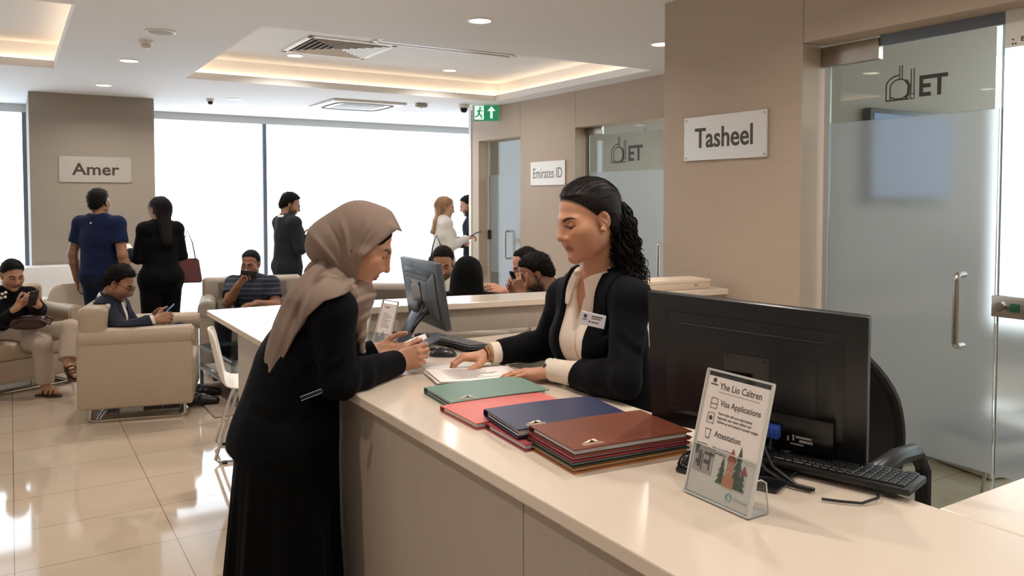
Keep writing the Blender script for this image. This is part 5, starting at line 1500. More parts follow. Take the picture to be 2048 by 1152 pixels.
CTR_BOX = [((1.24, 2.3, CT-.497), (.327, 2.4, .5), np.eye(3))]
def collar(r, m, J, hd, e, fem, org, h, drop=.06, gap=.012, slope=.35, height=.042, wf=1.):
    """Turned-down shirt collar lying round the neck."""
    up = nrm(J['neck']-J['waist']); fc = nrm(J['fc']); fc = nrm(fc-up*(fc@up)); le = np.cross(up, fc)
    nd = nrm(hd.w(-.028, 0, -.055)-J['neck']); o = J['neck'].astype(F32); up_, le_, fc_ = up.astype(F32), le.astype(F32), fc.astype(F32)
    def shell(e):
        F = Field(); torso(F, J, e, fem, wf=wf, hips=False); rn = .052 if fem else .062
        F.rc(J['neck']-nd*.05, J['neck']+nd*.08, rn+.02+e, rn+.004+e*.6, .03); return F
    F = shell(e)
    def reg(P):
        q = P-o; u, v, t = np.abs(q@le_), q@up_, q@fc_; fr = ss(-.02, .03, t)
        lowr = -.006-drop*ss(.012, .06, u)*fr+.02*(1-fr)
        lowr = lowr+.05*ss(.075, .1, u)
        top_ = height-.02*fr*ss(.06, .0, u)
        d = np.maximum(lowr-v, v-top_)
        op = gap+np.maximum(0, height-v)*slope-u
        return np.where(t > 0, np.maximum(d, op), d).astype(F32)
    region(F, reg, .003)
    solid('collar', F, h, m, r, org, one=False)
# ---------------------------------------------------------------- woman in the grey-brown headscarf leaning on the counter
M_navy_blk = cloth('black_navy_suiting', (11, 12, 17), .8, .03, 1200, .12)
M_skirt = cloth('black_crepe', (9, 9, 10), .88, .02, 1000, .1)
M_scarf = cloth('taupe_scarf_cloth', (134, 116, 105), .9, .15, 1400, .2, .04)
M_lining = cloth('navy_lining', (38, 44, 62), .7, .1)
def visitor():
    d0 = 2.68
    f_ = nrm(HR*.98+HF*.15); le = np.cross(UZ, f_)
    org = at(572, 1351, d0); org = A(org[0], org[1], 0)
    r = person('woman in taupe headscarf and long black suit leaning on the counter', org)
    P = lambda x, y, d=d0: at(x, y, d)
    J = dict(pel=P(580, 838), waist=P(598, 748), chest=P(632, 662), neck=P(672, 585))
    J['fp'] = nrm(f_*.97-UZ*.1); J['fc'] = nrm(f_*.85-UZ*.5)
    J['shR'] = P(664, 622, 2.52); J['shL'] = P(690, 606, 2.85)
    J['elR'] = at(676, 762, 2.53); J['wrR'] = at(790, 727, 2.80)
    J['elL'] = at(690, 735, 2.93); J['wrL'] = at(752, 703, 2.97)
    for s_, q in (('L', 1), ('R', -1)):
        J['hip'+s_] = J['pel']+le*q*.085-UZ*.02; J['kn'+s_] = A(*(org[:2]+le[:2]*q*.09+f_[:2]*.03), .48); J['an'+s_] = A(*(org[:2]+le[:2]*q*.09-f_[:2]*.03), .09); J['toe'+s_] = A(*(org[:2]+le[:2]*q*.1+f_[:2]*.12), .03)
    hf = nrm(HR*.85+HF*.12-UZ*.47)
    hd = Head(P(721, 489), hf, UZ, 1.08, True, skin=(186, 136, 108), lip=(150, 88, 80), ears=False)
    # far hand holds the paper, near hand pinches the phone
    body(r, J, hd, True, [('R', HR*.88+UZ*.30+HF*.15, -HF*.80+UZ*.25+HR*.25, 'pinch'), ('L', HR*.95-UZ*.05+HF*.1, HF*.7-UZ*.6, 'relax')], org, H_MAIN, bare_feet=True, detail=True, carve=CTR_BOX)
    # long skirt with vertical folds
    F = Field(); base = A(org[0], org[1], 0)
    F.rc(J['pel']+UZ*.02, base+UZ*.2, .165, .2, .02, axis=le, flat=1.25); F.rc(base+UZ*.2, base+UZ*.0, .2, .215, .02, axis=le, flat=1.25)
    def sf(Q):
        q = Q-base.astype(F32); an = np.arctan2(q@le.astype(F32), q@f_.astype(F32)); t = ss(.95, .3, q[:, 2])
        return t*(.011*np.sin(an*11+2*np.sin(q[:, 2]*3))+.005*np.sin(an*23+1.))
    F.disp(sf); carve_all(F, CTR_BOX); F.cut((0, 0, .035), (0, 0, -1)); F.cut(J['pel']+UZ*.1, UZ)
    solid('skirt', F, .006, M_skirt, r, org)
    # blazer, longer at the front, flaring at the back
    hemA, hemB = P(462, 878), P(668, 950); hn = nrm(np.cross(hemB-hemA, HF)); hn = hn if hn[2] < 0 else -hn
    def ext(F):
        F.rc(P(596, 740), P(566, 905), .145, .178, .05, axis=le, flat=1.15)
        F.rc(P(560, 770, 2.66), P(502, 880, 2.64), .06, .055, .07)
        F.rc(P(640, 800), P(640, 920), .06, .055, .06)
    def cr(Q):   # creases at the elbow and under the arm
        e = J['elR'].astype(F32); dd = np.sqrt(((Q-e)**2).sum(1)); w = ss(.2, .03, dd)
        ax = nrm(J['wrR']-J['shR']).astype(F32)
        return w*.0035*np.sin(Q@ax*110+2*np.sin(Q[:, 2]*30))
    def ex2(F): ext(F); F.disp(cr)
    top(r, 'blazer', M_navy_blk, J, .022, True, org, .004, 'long', hem=(hemA, hn), extra=ex2, fold=.0035, upto=1.02, arm_e=.02, carve=CTR_BOX)
    # cuff seam, pocket welt and buttons
    for s_ in 'R':
        c = P(622, 792, 2.465)
    M = axes(V(HR*.9+UZ*.35), V(UZ*.9-HR*.3), V(at(624, 788, 2.445))-V(org))
    w_ = MB(); w_.box((-.034, -.006, -.006), (.034, .006, .012), .003, 2, M); w_.build('pocket_welt', M_lining, r)
    g = MB(); g.tube([M @ V((-.034, .006, .012)), M @ V((.034, .006, .012))], .0012, 6); g.tube([M @ V((-.034, -.006, .012)), M @ V((.034, -.006, .012))], .0012, 6); g.build('pocket_piping', mat('pale_piping', (150, 150, 152), .5), r)
    # turned back vent edge showing the lining
    rows = []
    for i in range(9):
        t = i/8; a = at(548-78*t, 730+128*t, 2.60+.02*t); rows.append([V(a+HR*.01*math.sin(t*4)-A(*org)), V(a+HR*(.028+.03*t)-HF*(.03)-UZ*.008-A(*org))])
    MB().grid(rows, .004).build('back_vent', M_lining, r)
    # headscarf
    F = Field(); q = hd.sc; w = hd.w
    F.ell(w(-.016, 0, .035), A(.105, .088, .098)*q, hd.R, .02)
    F.ell(w(-.088, 0, -.038), A(.072, .078, .078)*q, hd.R, .05)
    F.ell(w(.004, 0, -.045), A(.08, .08, .09)*q, hd.R, .04)
    F.rc(w(.03, 0, .098), w(.088, 0, .09), .034*q, .008*q, .04)
    for y in (-1, 1): F.rc(w(.06, y*.045, .088), w(.03, y*.074, -.02), .016*q, .014*q, .03); F.rc(w(.03, y*.076, -.02), w(.045, y*.05, -.105), .014*q, .014*q, .03)
    F.rc(w(.035, 0, -.118), w(-.02, 0, -.12), .045*q, .055*q, .03)
    edge = [(.3, -.2), (.3, -.135), (.07, -.118), (.046, -.1), (.03, -.06), (.025, -.027), (.048, .03), (.067, .076), (.077, .094), (.22, .1)]
    def hf_(Q):
        l = hd.l(Q); dx, dz = l[:, 0]-.035, l[:, 2]+.135; an = np.arctan2(-dx, dz); rr = np.sqrt(dx*dx+dz*dz); d = np.zeros(len(Q))
        for a0, wd_, am, r0, r1 in ((.08, .035, .0035, .02, .24), (.33, .05, .0055, .0, .25), (.42, .03, -.003, .0, .25), (.62, .05, .0075, .0, .24), (.74, .045, -.0045, .0, .24), (.95, .06, .008, .0, .25), (1.08, .05, -.005, 0, .25), (1.28, .06, .006, 0, .2), (1.42, .05, -.004, 0, .2)):
            aa = a0+.12*np.sin(rr*14+a0*5)
            d -= am*np.exp(-((an-aa)/wd_)**2)*ss(r0+.045, r0+.12, rr)*ss(r1, r1-.08, rr)
        return d
    F.disp(hf_)
    region(F, edge_fn(hd, edge), .006)
    hj = solid('headscarf', F, .0035, M_scarf, r, org)
    # small pin and dark under-cap edge
    g = MB(); bmesh.ops.create_icosphere(g.bm, subdivisions=2, radius=.0035); 
    pin = V(at(703, 502, 2.515)-org)
    for v in g.bm.verts: v.co += pin
    g.build('scarf_pin', M_black, r)
    F = Field(); F.ell(hd.w(-.018, 0, .034), A(.1005, .078, .0895)*q, hd.R, .02)
    region(F, edge_fn(hd, [(x+.009, z) for x, z in edge]), .002); solid('under_cap', F, .003, M_skirt, r, org)
    # neck wrap and the cloth lying over the shoulder and down the back
    F = Field()
    F.rc(P(668, 586), P(708, 598), .07, .066, .04, axis=UZ, flat=.85)
    F.rc(P(655, 560), P(692, 574), .082, .078, .05)
    for k in range(4): F.rc(P(698-8*k, 586+11*k, 2.575), P(722-4*k, 612+13*k, 2.66), .022, .018, .022); F.rc(P(656-12*k, 560+12*k, 2.55), P(698-8*k, 586+11*k, 2.575), .026, .024, .024)
    F.rc(P(720, 612, 2.66), P(724, 700, 2.66), .024, .012, .03)
    def nf(Q):
        an = (Q@nrm(HR*.45-UZ*.9).astype(F32))+.02*np.sin(Q@HR.astype(F32)*9)
        return .0028*np.sin(an*120)+.0016*np.sin(an*230+1.)
    F.disp(nf)
    solid('scarf_wrap', F, .0035, M_scarf, r, org)
    F = Field(); torso(F, J, .036, True); 
    F.rc(J['neck']+UZ*.02, P(640, 560), .085, .09, .05)
    F.rc(P(610, 600, 2.64), P(575, 735, 2.62), .115, .06, .06)
    arms(F, J, .036, True, 'R', upto=0)
    td = nrm(HR*-.42-UZ*.9); tq = nrm(HR*.9-UZ*.42).astype(F32)
    def tf(Q):
        an = Q@tq+.012*np.sin(Q[:, 2]*11); return .0045*np.sin(an*92)+.0025*np.sin(an*171+2.)
    F.disp(tf)
    c0 = P(600, 640, 2.58)
    pl = [((x-600)*2.58/FOC, -(y-640)*2.58/FOC) for x, y in ((655, 505), (610, 545), (576, 590), (552, 640), (534, 690), (523, 738), (536, 742), (551, 747), (563, 738), (584, 700), (606, 660), (634, 622), (668, 592), (706, 580), (712, 540), (690, 510))]
    F.poly(c0, HR, UZ, pl)
    F.cut(P(620, 640, 2.80), HF)
    tail = solid('scarf_tail', F, .0035, M_scarf, r, org)
    g = MB()
    for k in range(22):
        p = V(at(526+35*k/21, 739+5*math.sin(k*1.7), 2.585)-org); g.tube([p, p+V((random.uniform(-.003, .003), random.uniform(-.003, .003), -.008)), p+V((random.uniform(-.006, .006), random.uniform(-.006, .006), -random.uniform(.014, .026)))], .0009, 4)
    g.build('fringe', M_scarf, tail)
    return org
visitor()
phone('grey phone held by the woman in the taupe headscarf', at(842, 692, 2.93), nrm(HF*.8-HR*.5), nrm(HR*.8+UZ*.35+HF*.3), mat('phone_grey', (74, 80, 92), .3))
r = empty('paper_sheet', at(812, 694, 2.985), 0, 'small printed form held up by the visitor beside the mouse', 'paper')
Mx = axes(V(HR*.9+UZ*.28+HF*.2), V(HF*.9-HR*.2+UZ*.15), (0, 0, 0))
MB().grid([[Mx @ V((x*.085, y*.055, .006*math.sin(x*2))) for x in (-1, -.5, 0, .5, 1)] for y in (-1, 0, 1)], .0006).build('sheet', M_paper, r)
g = MB(); [g.box((-.06, .035-.014*k, .0048), (.02+.02*(k % 3), .037-.014*k, .0054), 0, 1, Mx) for k in range(5)]; g.build('printed_lines', M_grey_ink, r, smooth=False)

# ---------------------------------------------------------------- clerk behind the counter
M_blazer = cloth('navy_black_blazer', (14, 14, 19), .75, .04, 1300, .1)
M_shirt = cloth('cream_shirt', (232, 216, 200), .75, .2, 1500, .12)
def clerk():
    d0 = 2.72
    f_ = nrm(-HR*.8-HF*.6); le = np.cross(UZ, f_)
    P = lambda x, y, d=d0: at(x, y, d)
    pel = P(1236, 815, 2.78); org = A(pel[0], pel[1], 0)
    r = person('woman clerk in dark blazer and cream shirt standing behind the counter', org)
    J = dict(pel=pel, waist=P(1222, 742, 2.76), chest=P(1202, 660, 2.72), neck=P(1196, 560, 2.70), fp=f_, fc=nrm(f_-UZ*.12))
    J['shL'] = P(1262, 602, 2.56); J['shR'] = P(1133, 594, 2.86)
    J['elL'] = at(1246, 764, 2.44); J['wrL'] = A(1.535, 2.185, 1.074)
    J['elR'] = A(1.70, 2.47, 1.10); J['wrR'] = A(1.475, 2.505, 1.083)
    for s_, q in (('L', 1), ('R', -1)):
        J['hip'+s_] = pel+le*q*.09-UZ*.03; J['kn'+s_] = A(*(org[:2]+le[:2]*q*.09+f_[:2]*.02), .48); J['an'+s_] = A(*(org[:2]+le[:2]*q*.1-f_[:2]*.03), .09); J['toe'+s_] = A(*(org[:2]+le[:2]*q*.11+f_[:2]*.1), .03)
    hf = nrm(-HR*.86-HF*.46-UZ*.27)
    hd = Head(P(1173, 438, 2.62), hf, UZ-HR*.03, 1.045, True, skin=(196, 142, 112), lip=(168, 100, 92), brow=(34, 25, 22), scalp=(40, 28, 24))
    body(r, J, hd, True, [('L', A(-.74, .67, -.10), UZ-A(-.1, 0, 0), 'flat'), ('R', A(-.90, .40, -.06), UZ+A(0, .05, 0), 'rest')], org, H_MAIN, detail=True, sc=1.04, carve=CTR_BOX)
    # hair
    cap = hair_cap(hd, [(a, b-.006) for a, b in FEM], .011, parting=1)
    hr = hair_solid('hair', cap, .003, swept_hair('swept_black_hair', (24, 18, 17), hd, org), r, org, hd, n=2600, L=.06, lift=.06, rad=.0008, flow=(-1., 0., .05), jit=.1)
    rnd = random.Random(3)
    g = MB(); base = hd.w(-.118, -.002, .012)
    drop = at(1290, 555, 2.62)-base
    for k in range(340):
        a = rnd.uniform(0, 2*PI); rr = math.sqrt(rnd.random()); e1 = nrm(np.cross(drop, HF)); e2 = HF
        L = rnd.uniform(.55, 1.12); spread = rnd.uniform(.6, 1.15); amp = rnd.uniform(.003, .009); ph = rnd.uniform(0, 6); fr = rnd.uniform(3, 5.5)
        pts = []
        for i in range(26):
            t = i/25
            env = .016+.062*math.sin(min(1, t*1.3+.12)*PI*.62)*spread
            c = base+drop*t*L+e1*(.03*math.sin(t*2.2))*-1
            o_ = (e1*math.cos(a)+e2*math.sin(a))*rr*env*(1-.35*t)
            wv = (e1*math.cos(ph+t*fr*5)+e2*math.sin(ph+t*fr*5))*amp*min(1, t*3)
            pts.append(V(c+o_+wv-org))
        g.tube(pts, [.0026*(1-.75*i/25)+.0005 for i in range(26)], 5)
    g.build('ponytail', M_hair, r, ang=180)
    g = MB(); g.tube([V(base-org)+V(nrm(np.cross(drop, HF))*math.cos(a)*.021+HF*math.sin(a)*.021) for a in [2*PI*i/16 for i in range(16)]], .007, 8, True); g.build('hair_tie', M_black, r)
    g = MB(); bmesh.ops.create_icosphere(g.bm, subdivisions=2, radius=.0032); pe = V(hd.w(-.0, .0865, -.034)-org)
    for v in g.bm.verts: v.co += pe
    g.build('ear_stud', M_chrome, r)
    # shirt, open at the throat
    sv, _ = vee(J, .048, -.02, -.5)
    nk = nrm(J['neck']-J['chest'])
    F = Field(); torso(F, J, .009, True, hips=True); arms(F, J, .008, True, upto=1.03)
    for s_ in 'LR': F.rc(lerp(J['el'+s_], J['wr'+s_], .86), J['wr'+s_], .034, .0395, .01)
    F.rc(J['neck']-nk*.03, J['neck']+nk*.05, .074, .066, .02)
    F.disp(lambda Q: folds(Q, .0035, 30., (.1, .1, 1), 2.))
    for s_ in 'LR':
        d = nrm(J['wr'+s_]-J['el'+s_]); p = (J['wr'+s_]-d*.004).astype(F32); d_ = d.astype(F32)
        F.add((lambda p, d_: lambda Q: np.where(((Q-p)**2).sum(1) < .075**2, (Q-p)@d_, F32(-1)))(p, d_), p, 1e3, 'i', .003)
    F.rc(J['neck']+nk*.05+J['fc']*.05, J['neck']+nk*.18+J['fc']*.1, .075, .085, .006, 's')
    region(F, sv)
    carve_all(F, CTR_BOX)
    sh = solid('shirt', F, .0035, M_shirt, r, org)
    collar(r, M_shirt, J, hd, .0165, True, org, .003)
    vs_ = vee(J, .014, .014, .014)[1]
    F = Field(); torso(F, J, .0125, True)
    def plk(Q):
        q = Q-vs_[0]; u, v, t = q@vs_[2], q@vs_[1], q@vs_[3]
        return np.where(t > -.03, np.maximum(np.abs(u)-.0135, np.maximum(v-.035, -.3-v)), F32(.1)).astype(F32)
    region(F, plk, .002); solid('placket', F, .003, M_shirt, r, org)
    # blazer
    vf, vv = vee(J, .085, .074, .042)
    hemp = pel-UZ*.16
    def ext(F):
        F.rc(J['waist'], pel-UZ*.14, .13, .175, .05, axis=f_, flat=.82)
        e = J['elL'].astype(F32); ax = nrm(J['wrL']-J['shL']).astype(F32)
        F.disp(lambda Q: ss(.2, .02, np.sqrt(((Q-e)**2).sum(1)))*.0045*np.sin(Q@ax*95+2.5*np.sin(Q[:, 2]*24+Q[:, 0]*11)))
    top(r, 'blazer', M_blazer, J, .021, True, org, .0035, 'long', hem=(hemp, -UZ), opening=vf, extra=ext, fold=.004, upto=.84, arm_e=.015, carve=CTR_BOX)
    lapels(r, M_blazer, J, .0285, True, vv, .07, org, .0035)
    # name badge
    bc = at(1186, 640, 2.50); 
    M = axes(V(HR*.92-UZ*.16-HF*.30), V(UZ*.95+HR*.25), V(bc-org))
    b = MB().box((-.039, -.021, -.003), (.039, .021, .001), .001, 1, M).build('name_badge', mat('badge_silver', (205, 205, 212), .35), r)
    g = MB()
    for (x, y, wdt, hh) in ((-.006, .011, .034, .0035), (-.006, .0045, .03, .0025), (-.004, -.007, .024, .003)): g.box((x, y-hh/2, .001), (x+wdt, y+hh/2, .0014), 0, 1, M)
    g.lathe([(0, .0014), (.006, .0014), (.006, .001)], 14, M @ Matrix.Translation((-.026, .008, 0))); g.box((-.034, -.003, .001), (-.018, -.001, .0014), 0, 1, M); g.lathe([(0, .0014), (.003, .0014), (.003, .001)], 12, M @ Matrix.Translation((-.010, -.007, 0)))
    g.build('badge_print', M_text, b, smooth=False)
    # cuff buttons
    g = MB()
    for k in range(4):
        p = lerp(J['wrL'], J['elL'], .22+.075*k); g2 = V(p-org)+V(-HF*.046-UZ*.02); g.cyl(g2, g2+V(-HF*.004-UZ*.001), .0065, n=12)
    g.build('cuff_buttons', M_black, r)
    # watch on the near wrist, bangles on the far one
    def band(s_, rad, th, m, nm, off, parent=r, flat=.78):
        d = nrm(J['wr'+s_]-J['el'+s_]); c = J['wr'+s_]+d*off; x = nrm(np.cross(d, UZ)); y = np.cross(x, d)
        return MB().tube([V(c+x*math.cos(a)*rad+y*math.sin(a)*rad*flat-org) for a in [2*PI*i/24 for i in range(24)]], th, 8, True).build(nm, m, parent), c, d, x, y
    wt, c, d, x, y = band('L', .034, .0055, mat('dark_strap', (40, 32, 28), .5), 'watch_strap', .012)
    fd = nrm(-HF*.55+UZ*.8-HR*.1); p = c+fd*.033-org
    MB().cyl(V(p-fd*.006), V(p+fd*.005), .0185, n=28).build('watch_case', M_chrome, wt); MB().cyl(V(p+fd*.005), V(p+fd*.0058), .0158, n=28).build('watch_dial', mat('pale_dial', (222, 218, 208), .3), wt)
    band('R', .033, .005, mat('brass_bangle', (176, 132, 78), .3, metal=.8), 'bangle', .006); band('R', .0325, .003, mat('brown_cord', (56, 34, 26), .7), 'bracelet', .019)
clerk()
# ---------------------------------------------------------------- people waiting in the hall
def stand(loc, fwd, h, fem, lean=0., shw=None):
    f_ = nrm(A(fwd[0], fwd[1], 0)); le = np.cross(UZ, f_); o = A(loc[0], loc[1], 0); w = shw or (.093 if fem else .108)*h
    L = lambda x, y, z: o+f_*x*h+le*y+UZ*z*h
    J = dict(pel=L(-.005, 0, .545), waist=L(0, 0, .62), chest=L(.004+lean*.1, 0, .735), neck=L(-.008+lean*.2, 0, .845), fp=f_, fc=f_)
    for s_, q in (('L', 1), ('R', -1)):
        J['sh'+s_] = L(-.004+lean*.18, q*w, .812); J['el'+s_] = L(-.02+lean*.1, q*(w+.045), .645); J['wr'+s_] = L(.02+lean*.1, q*(w+.06), .505)
        J['hip'+s_] = L(0, q*.088, .52); J['kn'+s_] = L(.012, q*.095, .285); J['an'+s_] = L(-.015, q*.1, .052); J['toe'+s_] = L(.075, q*.115, .0)+UZ*.03
    return J, f_, le, L
def sit(c, fwd, fem, sc=1., lean=.1, seat=.44, kl=.45):
    f_ = nrm(A(fwd[0], fwd[1], 0)); le = np.cross(UZ, f_); w = (.165 if fem else .19)*sc; c = np.asarray(c, float)
    neck = c-UZ*.15*sc-f_*(.035+lean*.3); chest = neck-UZ*.165*sc-f_*lean*.35; waist = neck-UZ*.30*sc-f_*lean*.8
    pel = A(*(waist-f_*.03)[:2], min(waist[2]-.1, seat+.115))
    J = dict(pel=pel, waist=waist, chest=chest, neck=neck, fp=f_, fc=nrm(f_-UZ*lean))
    for s_, q in (('L', 1), ('R', -1)):
        J['sh'+s_] = neck-UZ*.045*sc+le*q*w; J['el'+s_] = neck-UZ*.3*sc+le*q*(w+.05)+f_*.06; J['wr'+s_] = neck-UZ*.31*sc+le*q*.07+f_*.26
        J['hip'+s_] = pel+le*q*.088-UZ*.02+f_*.03; kn = pel+le*q*.11+f_*kl; J['kn'+s_] = A(kn[0], kn[1], seat+.08)
        J['an'+s_] = A(*(kn+f_*.02)[:2], .09); J['toe'+s_] = A(*(kn+f_*.16+le*q*.02)[:2], .03)
    return J, f_, le
def org_of(J): p = (J['anL']+J['anR'])/2; return A(p[0], p[1], 0)

M_shoe = mat('black_shoe_leather', (20, 19, 19), .35)
M_blacksuit = cloth('black_suit', (13, 13, 15), .85, .06); M_grey_suit = cloth('charcoal_suit', (38, 41, 46), .85, .08)
M_navy_tee = cloth('navy_jersey', (27, 35, 64), .9, .1); M_navy_trs = cloth('navy_trousers', (30, 40, 62), .9, .1)
M_dark_trs = cloth('dark_trousers', (28, 30, 38), .9, .06); M_white_sh = cloth('white_shirt_cloth', (226, 220, 210), .8, .1)
M_cardigan = cloth('white_knit', (222, 219, 214), .9, .2); M_chino = cloth('beige_chino', (176, 160, 145), .9, .15)
M_jacket_bl = cloth('slate_jacket', (44, 48, 60), .85, .08); M_teal_suit = cloth('teal_blue_suit', (28, 52, 70), .85, .08)

def fig(label, J, hd, fem, hands, clothes, hair, h=H_BG, wf=1., carve=None, shoes=True, long_=False, mh=None, hk=None):
    org = org_of(J); r = person(label, org); hd.bw = 1.5
    body(r, J, hd, fem, hands, org, h, wf, carve=carve)
    for c in clothes: c(r, org)
    if hair is not None: hair_solid('hair', hair, min(h, .005), mh or M_hair, r, org, hd, **(hk or {}))
    if shoes:
        for s_ in 'LR': shoe(r, M_shoe, J, s_, org, h)
    return r, org

# 1 man in navy tee seen from behind
J, f_, le, L = stand((.72, 8.53), HF*.96+HR*.22, 1.735, False, shw=.2)
for s_, q in (('L', 1), ('R', -1)): J['el'+s_] = L(-.02, q*.275, .645); J['wr'+s_] = L(.015, q*.285, .50)
hd = Head(L(.0, 0, .932)+HR*.004, nrm(HF*.97+HR*.16), UZ, 1.02, False, skin=(150, 108, 84))
r, org = fig('man in navy tee shirt standing with his back to the camera', J, hd, False, [('L', -UZ*.98+f_*.15, -le*-.7-f_*.3, 'relax'), ('R', -UZ*.98+f_*.15, -le*.7-f_*.3, 'relax')],
    [lambda r, o: trousers(r, 'trousers', M_navy_trs, J, .012, False, o, H_BG),
     lambda r, o: top(r, 'tee_shirt', M_navy_tee, J, .014, False, o, H_BG, 'short', hem=(J['pel']-UZ*.02, -UZ), fold=.004, flare=[(J['waist'], J['pel']-UZ*.04, .15, .165, .82)], wf=1.06, neck_hole=.02)],
    hair_cap(hd, MALE_SHORT, .009), wf=1.04, hk=dict(n=1000, L=.02, lift=.5, rad=.0015, flow=(-.2, 0., -.7)))
g = MB(); p = V(J['neck']-UZ*.045-f_*.098-org); g.cyl(p+V(f_*.012), p-V(f_*.004), .009, n=14); g.build('nape_logo', M_white_sh, r)
g = MB(); c = J['wrL']+UZ*.02-org; g.tube([V(c+le*.033*math.cos(a)+f_*.03*math.sin(a)) for a in [2*PI*i/18 for i in range(18)]], .007, 8, True); g.build('wristwatch', M_chrome, r)

# 2 woman in long black suit with long hair
J, f_, le, L = stand((1.25, 8.5), -HR*.72+HF*.69, 1.66, True)
J['elL'] = L(.02, .21, .645); J['wrL'] = L(.165, .19, .675); J['elR'] = L(-.01, -.2, .645); J['wrR'] = L(.10, -.12, .63)
hd = Head(L(.01, 0, .93), nrm(-HR*.82+HF*.55-UZ*.12), UZ, 1., True, skin=(186, 140, 114))
cap = hair_cap(hd, [(-.2, -.3), (-.02, -.2), (-.012, -.02), (-.01, .0), (.02, .02), (.05, .045), (.07, .075), (.082, .088), (.2, .1)], .012)
F = cap; F.rc(hd.w(-.07, 0, .0), J['chest']-f_*.135+UZ*.02, .075, .06, .04, axis=hd.R[:, 0], flat=.6)
F.disp(lambda Q: .002*np.sin((Q@le.astype(F32))*190)+.0015*np.sin((Q@le.astype(F32))*77+Q[:, 2]*9))
r, org = fig('woman in long black suit with long black hair facing the pillar', J, hd, True, [('L', f_+UZ*.1, UZ*.8+le*.5, 'phone'), ('R', f_+UZ*.1, UZ*.8-le*.5, 'phone')],
    [lambda r, o: trousers(r, 'wide_trousers', M_blacksuit, J, .03, True, o, H_BG, e2=.055),
     lambda r, o: top(r, 'long_jacket', M_blacksuit, J, .022, True, o, H_BG, 'long', hem=(L(0, 0, .50), -UZ), flare=[(J['waist'], L(0, 0, .46), .135, .165, .82)], fold=.005, arm_e=.02)], F, hk=dict(n=900, L=.09, lift=.05, rad=.0012, flow=(-.2, 0., -1.), jit=.08, droop=.2))
ph = J['wrL']+f_*.1+UZ*.03
phone('pale phone in the hand of the long haired woman', ph-le*.03, le, nrm(f_+UZ*.6), M_white_sh, 2)
def bag(label, top_, hang, w, hgt, dep, m, wdir, strap_r=.006, shoulder=None):
    """Shoulder bag: hangs below `top_`; wdir is its long side."""
    c = np.asarray(top_, float)-UZ*hang; wd = nrm(wdir); nd = np.cross(wd, UZ)
    rr = empty('handbag', c-UZ*hgt, 0, label, 'bag'); Mx = axes(V(wd), V(UZ), (0, 0, 0))
    g = MB(); a, b = w/2, w*.38
    va = [g.bm.verts.new(Mx @ V((x, 0, z))) for x, z in ((-a, -dep), (a, -dep), (a, dep), (-a, dep))]
    vb = [g.bm.verts.new(Mx @ V((x, hgt, z))) for x, z in ((-b, -dep*.35), (b, -dep*.35), (b, dep*.35), (-b, dep*.35))]
    for i in range(4): g.bm.faces.new((va[i], va[(i+1) % 4], vb[(i+1) % 4], vb[i]))
    g.bm.faces.new(vb); g.bm.faces.new(va[::-1]); bmesh.ops.bevel(g.bm, geom=g.bm.edges[:], offset=.012, segments=3, affect='EDGES'); g.build('body', m, rr)
    for s_ in (-1, 1):
        g = MB(); p0 = Mx @ V((-b*.7, hgt-.005, s_*dep*.3)); p1 = Mx @ V((b*.7, hgt-.005, s_*dep*.3)); tp = V(UZ*(hang+hgt)+nd*0)
        g.tube([p0, p0.lerp(tp, .55)+V(wd*-.015), tp+V(nd*s_*.008), p1.lerp(tp, .55)+V(wd*.015), p1], strap_r, 6); g.build('strap', m, rr)
    g = MB(); g.tube([Mx @ V((-b*.95, hgt+.001, 0)), Mx @ V((b*.95, hgt+.001, 0))], .003, 6); g.build('zip', M_chrome, rr)
    return rr
bag('maroon handbag hanging at the back of the long haired woman', J['shR']-le*.085-f_*.06-UZ*.02, .28, .27, .24, .05, mat('maroon_leather', (92, 44, 46), .45), HR*.9+HF*.3)

# 3 man in charcoal suit reading his phone by the windows
J, f_, le, L = stand((2.65, 8.99), HR*.72+HF*.62, 1.69, False)
J['elR'] = L(.02, -.25, .645); J['wrR'] = L(.135, -.14, .73); J['elL'] = L(.02, .24, .64); J['wrL'] = L(.13, .10, .69)
hd = Head(L(.025, 0, .935), nrm(HR*.85+HF*.25-UZ*.35), UZ, 1.04, False, beard=1., skin=(150, 108, 86))
r, org = fig('bearded man in charcoal suit reading a phone before the windows', J, hd, False, [('R', UZ*.6+f_*.7, -f_*-.3-le*.8, 'phone'), ('L', UZ*.4+f_*.8, le*.8, 'phone')],
    [lambda r, o: trousers(r, 'trousers', M_grey_suit, J, .016, False, o, H_BG),
     lambda r, o: top(r, 'suit_jacket', M_grey_suit, J, .024, False, o, H_BG, 'long', hem=(L(0, 0, .455), -UZ), flare=[(J['waist'], L(0, 0, .44), .15, .18, .85)], fold=.004, arm_e=.02),
     lambda r, o: collar(r, M_white_sh, J, hd, .016, False, o, .005)], hair_cap(hd, MALE, .013, vol=.006), hk=dict(n=900, L=.024, lift=.5, rad=.0017, flow=(.1, 0., .6)))
phone('white phone held up by the man in charcoal suit', J['wrR']+UZ*.07+f_*.095+le*.035, le, nrm(UZ+f_*.35), M_white_sh, 2)

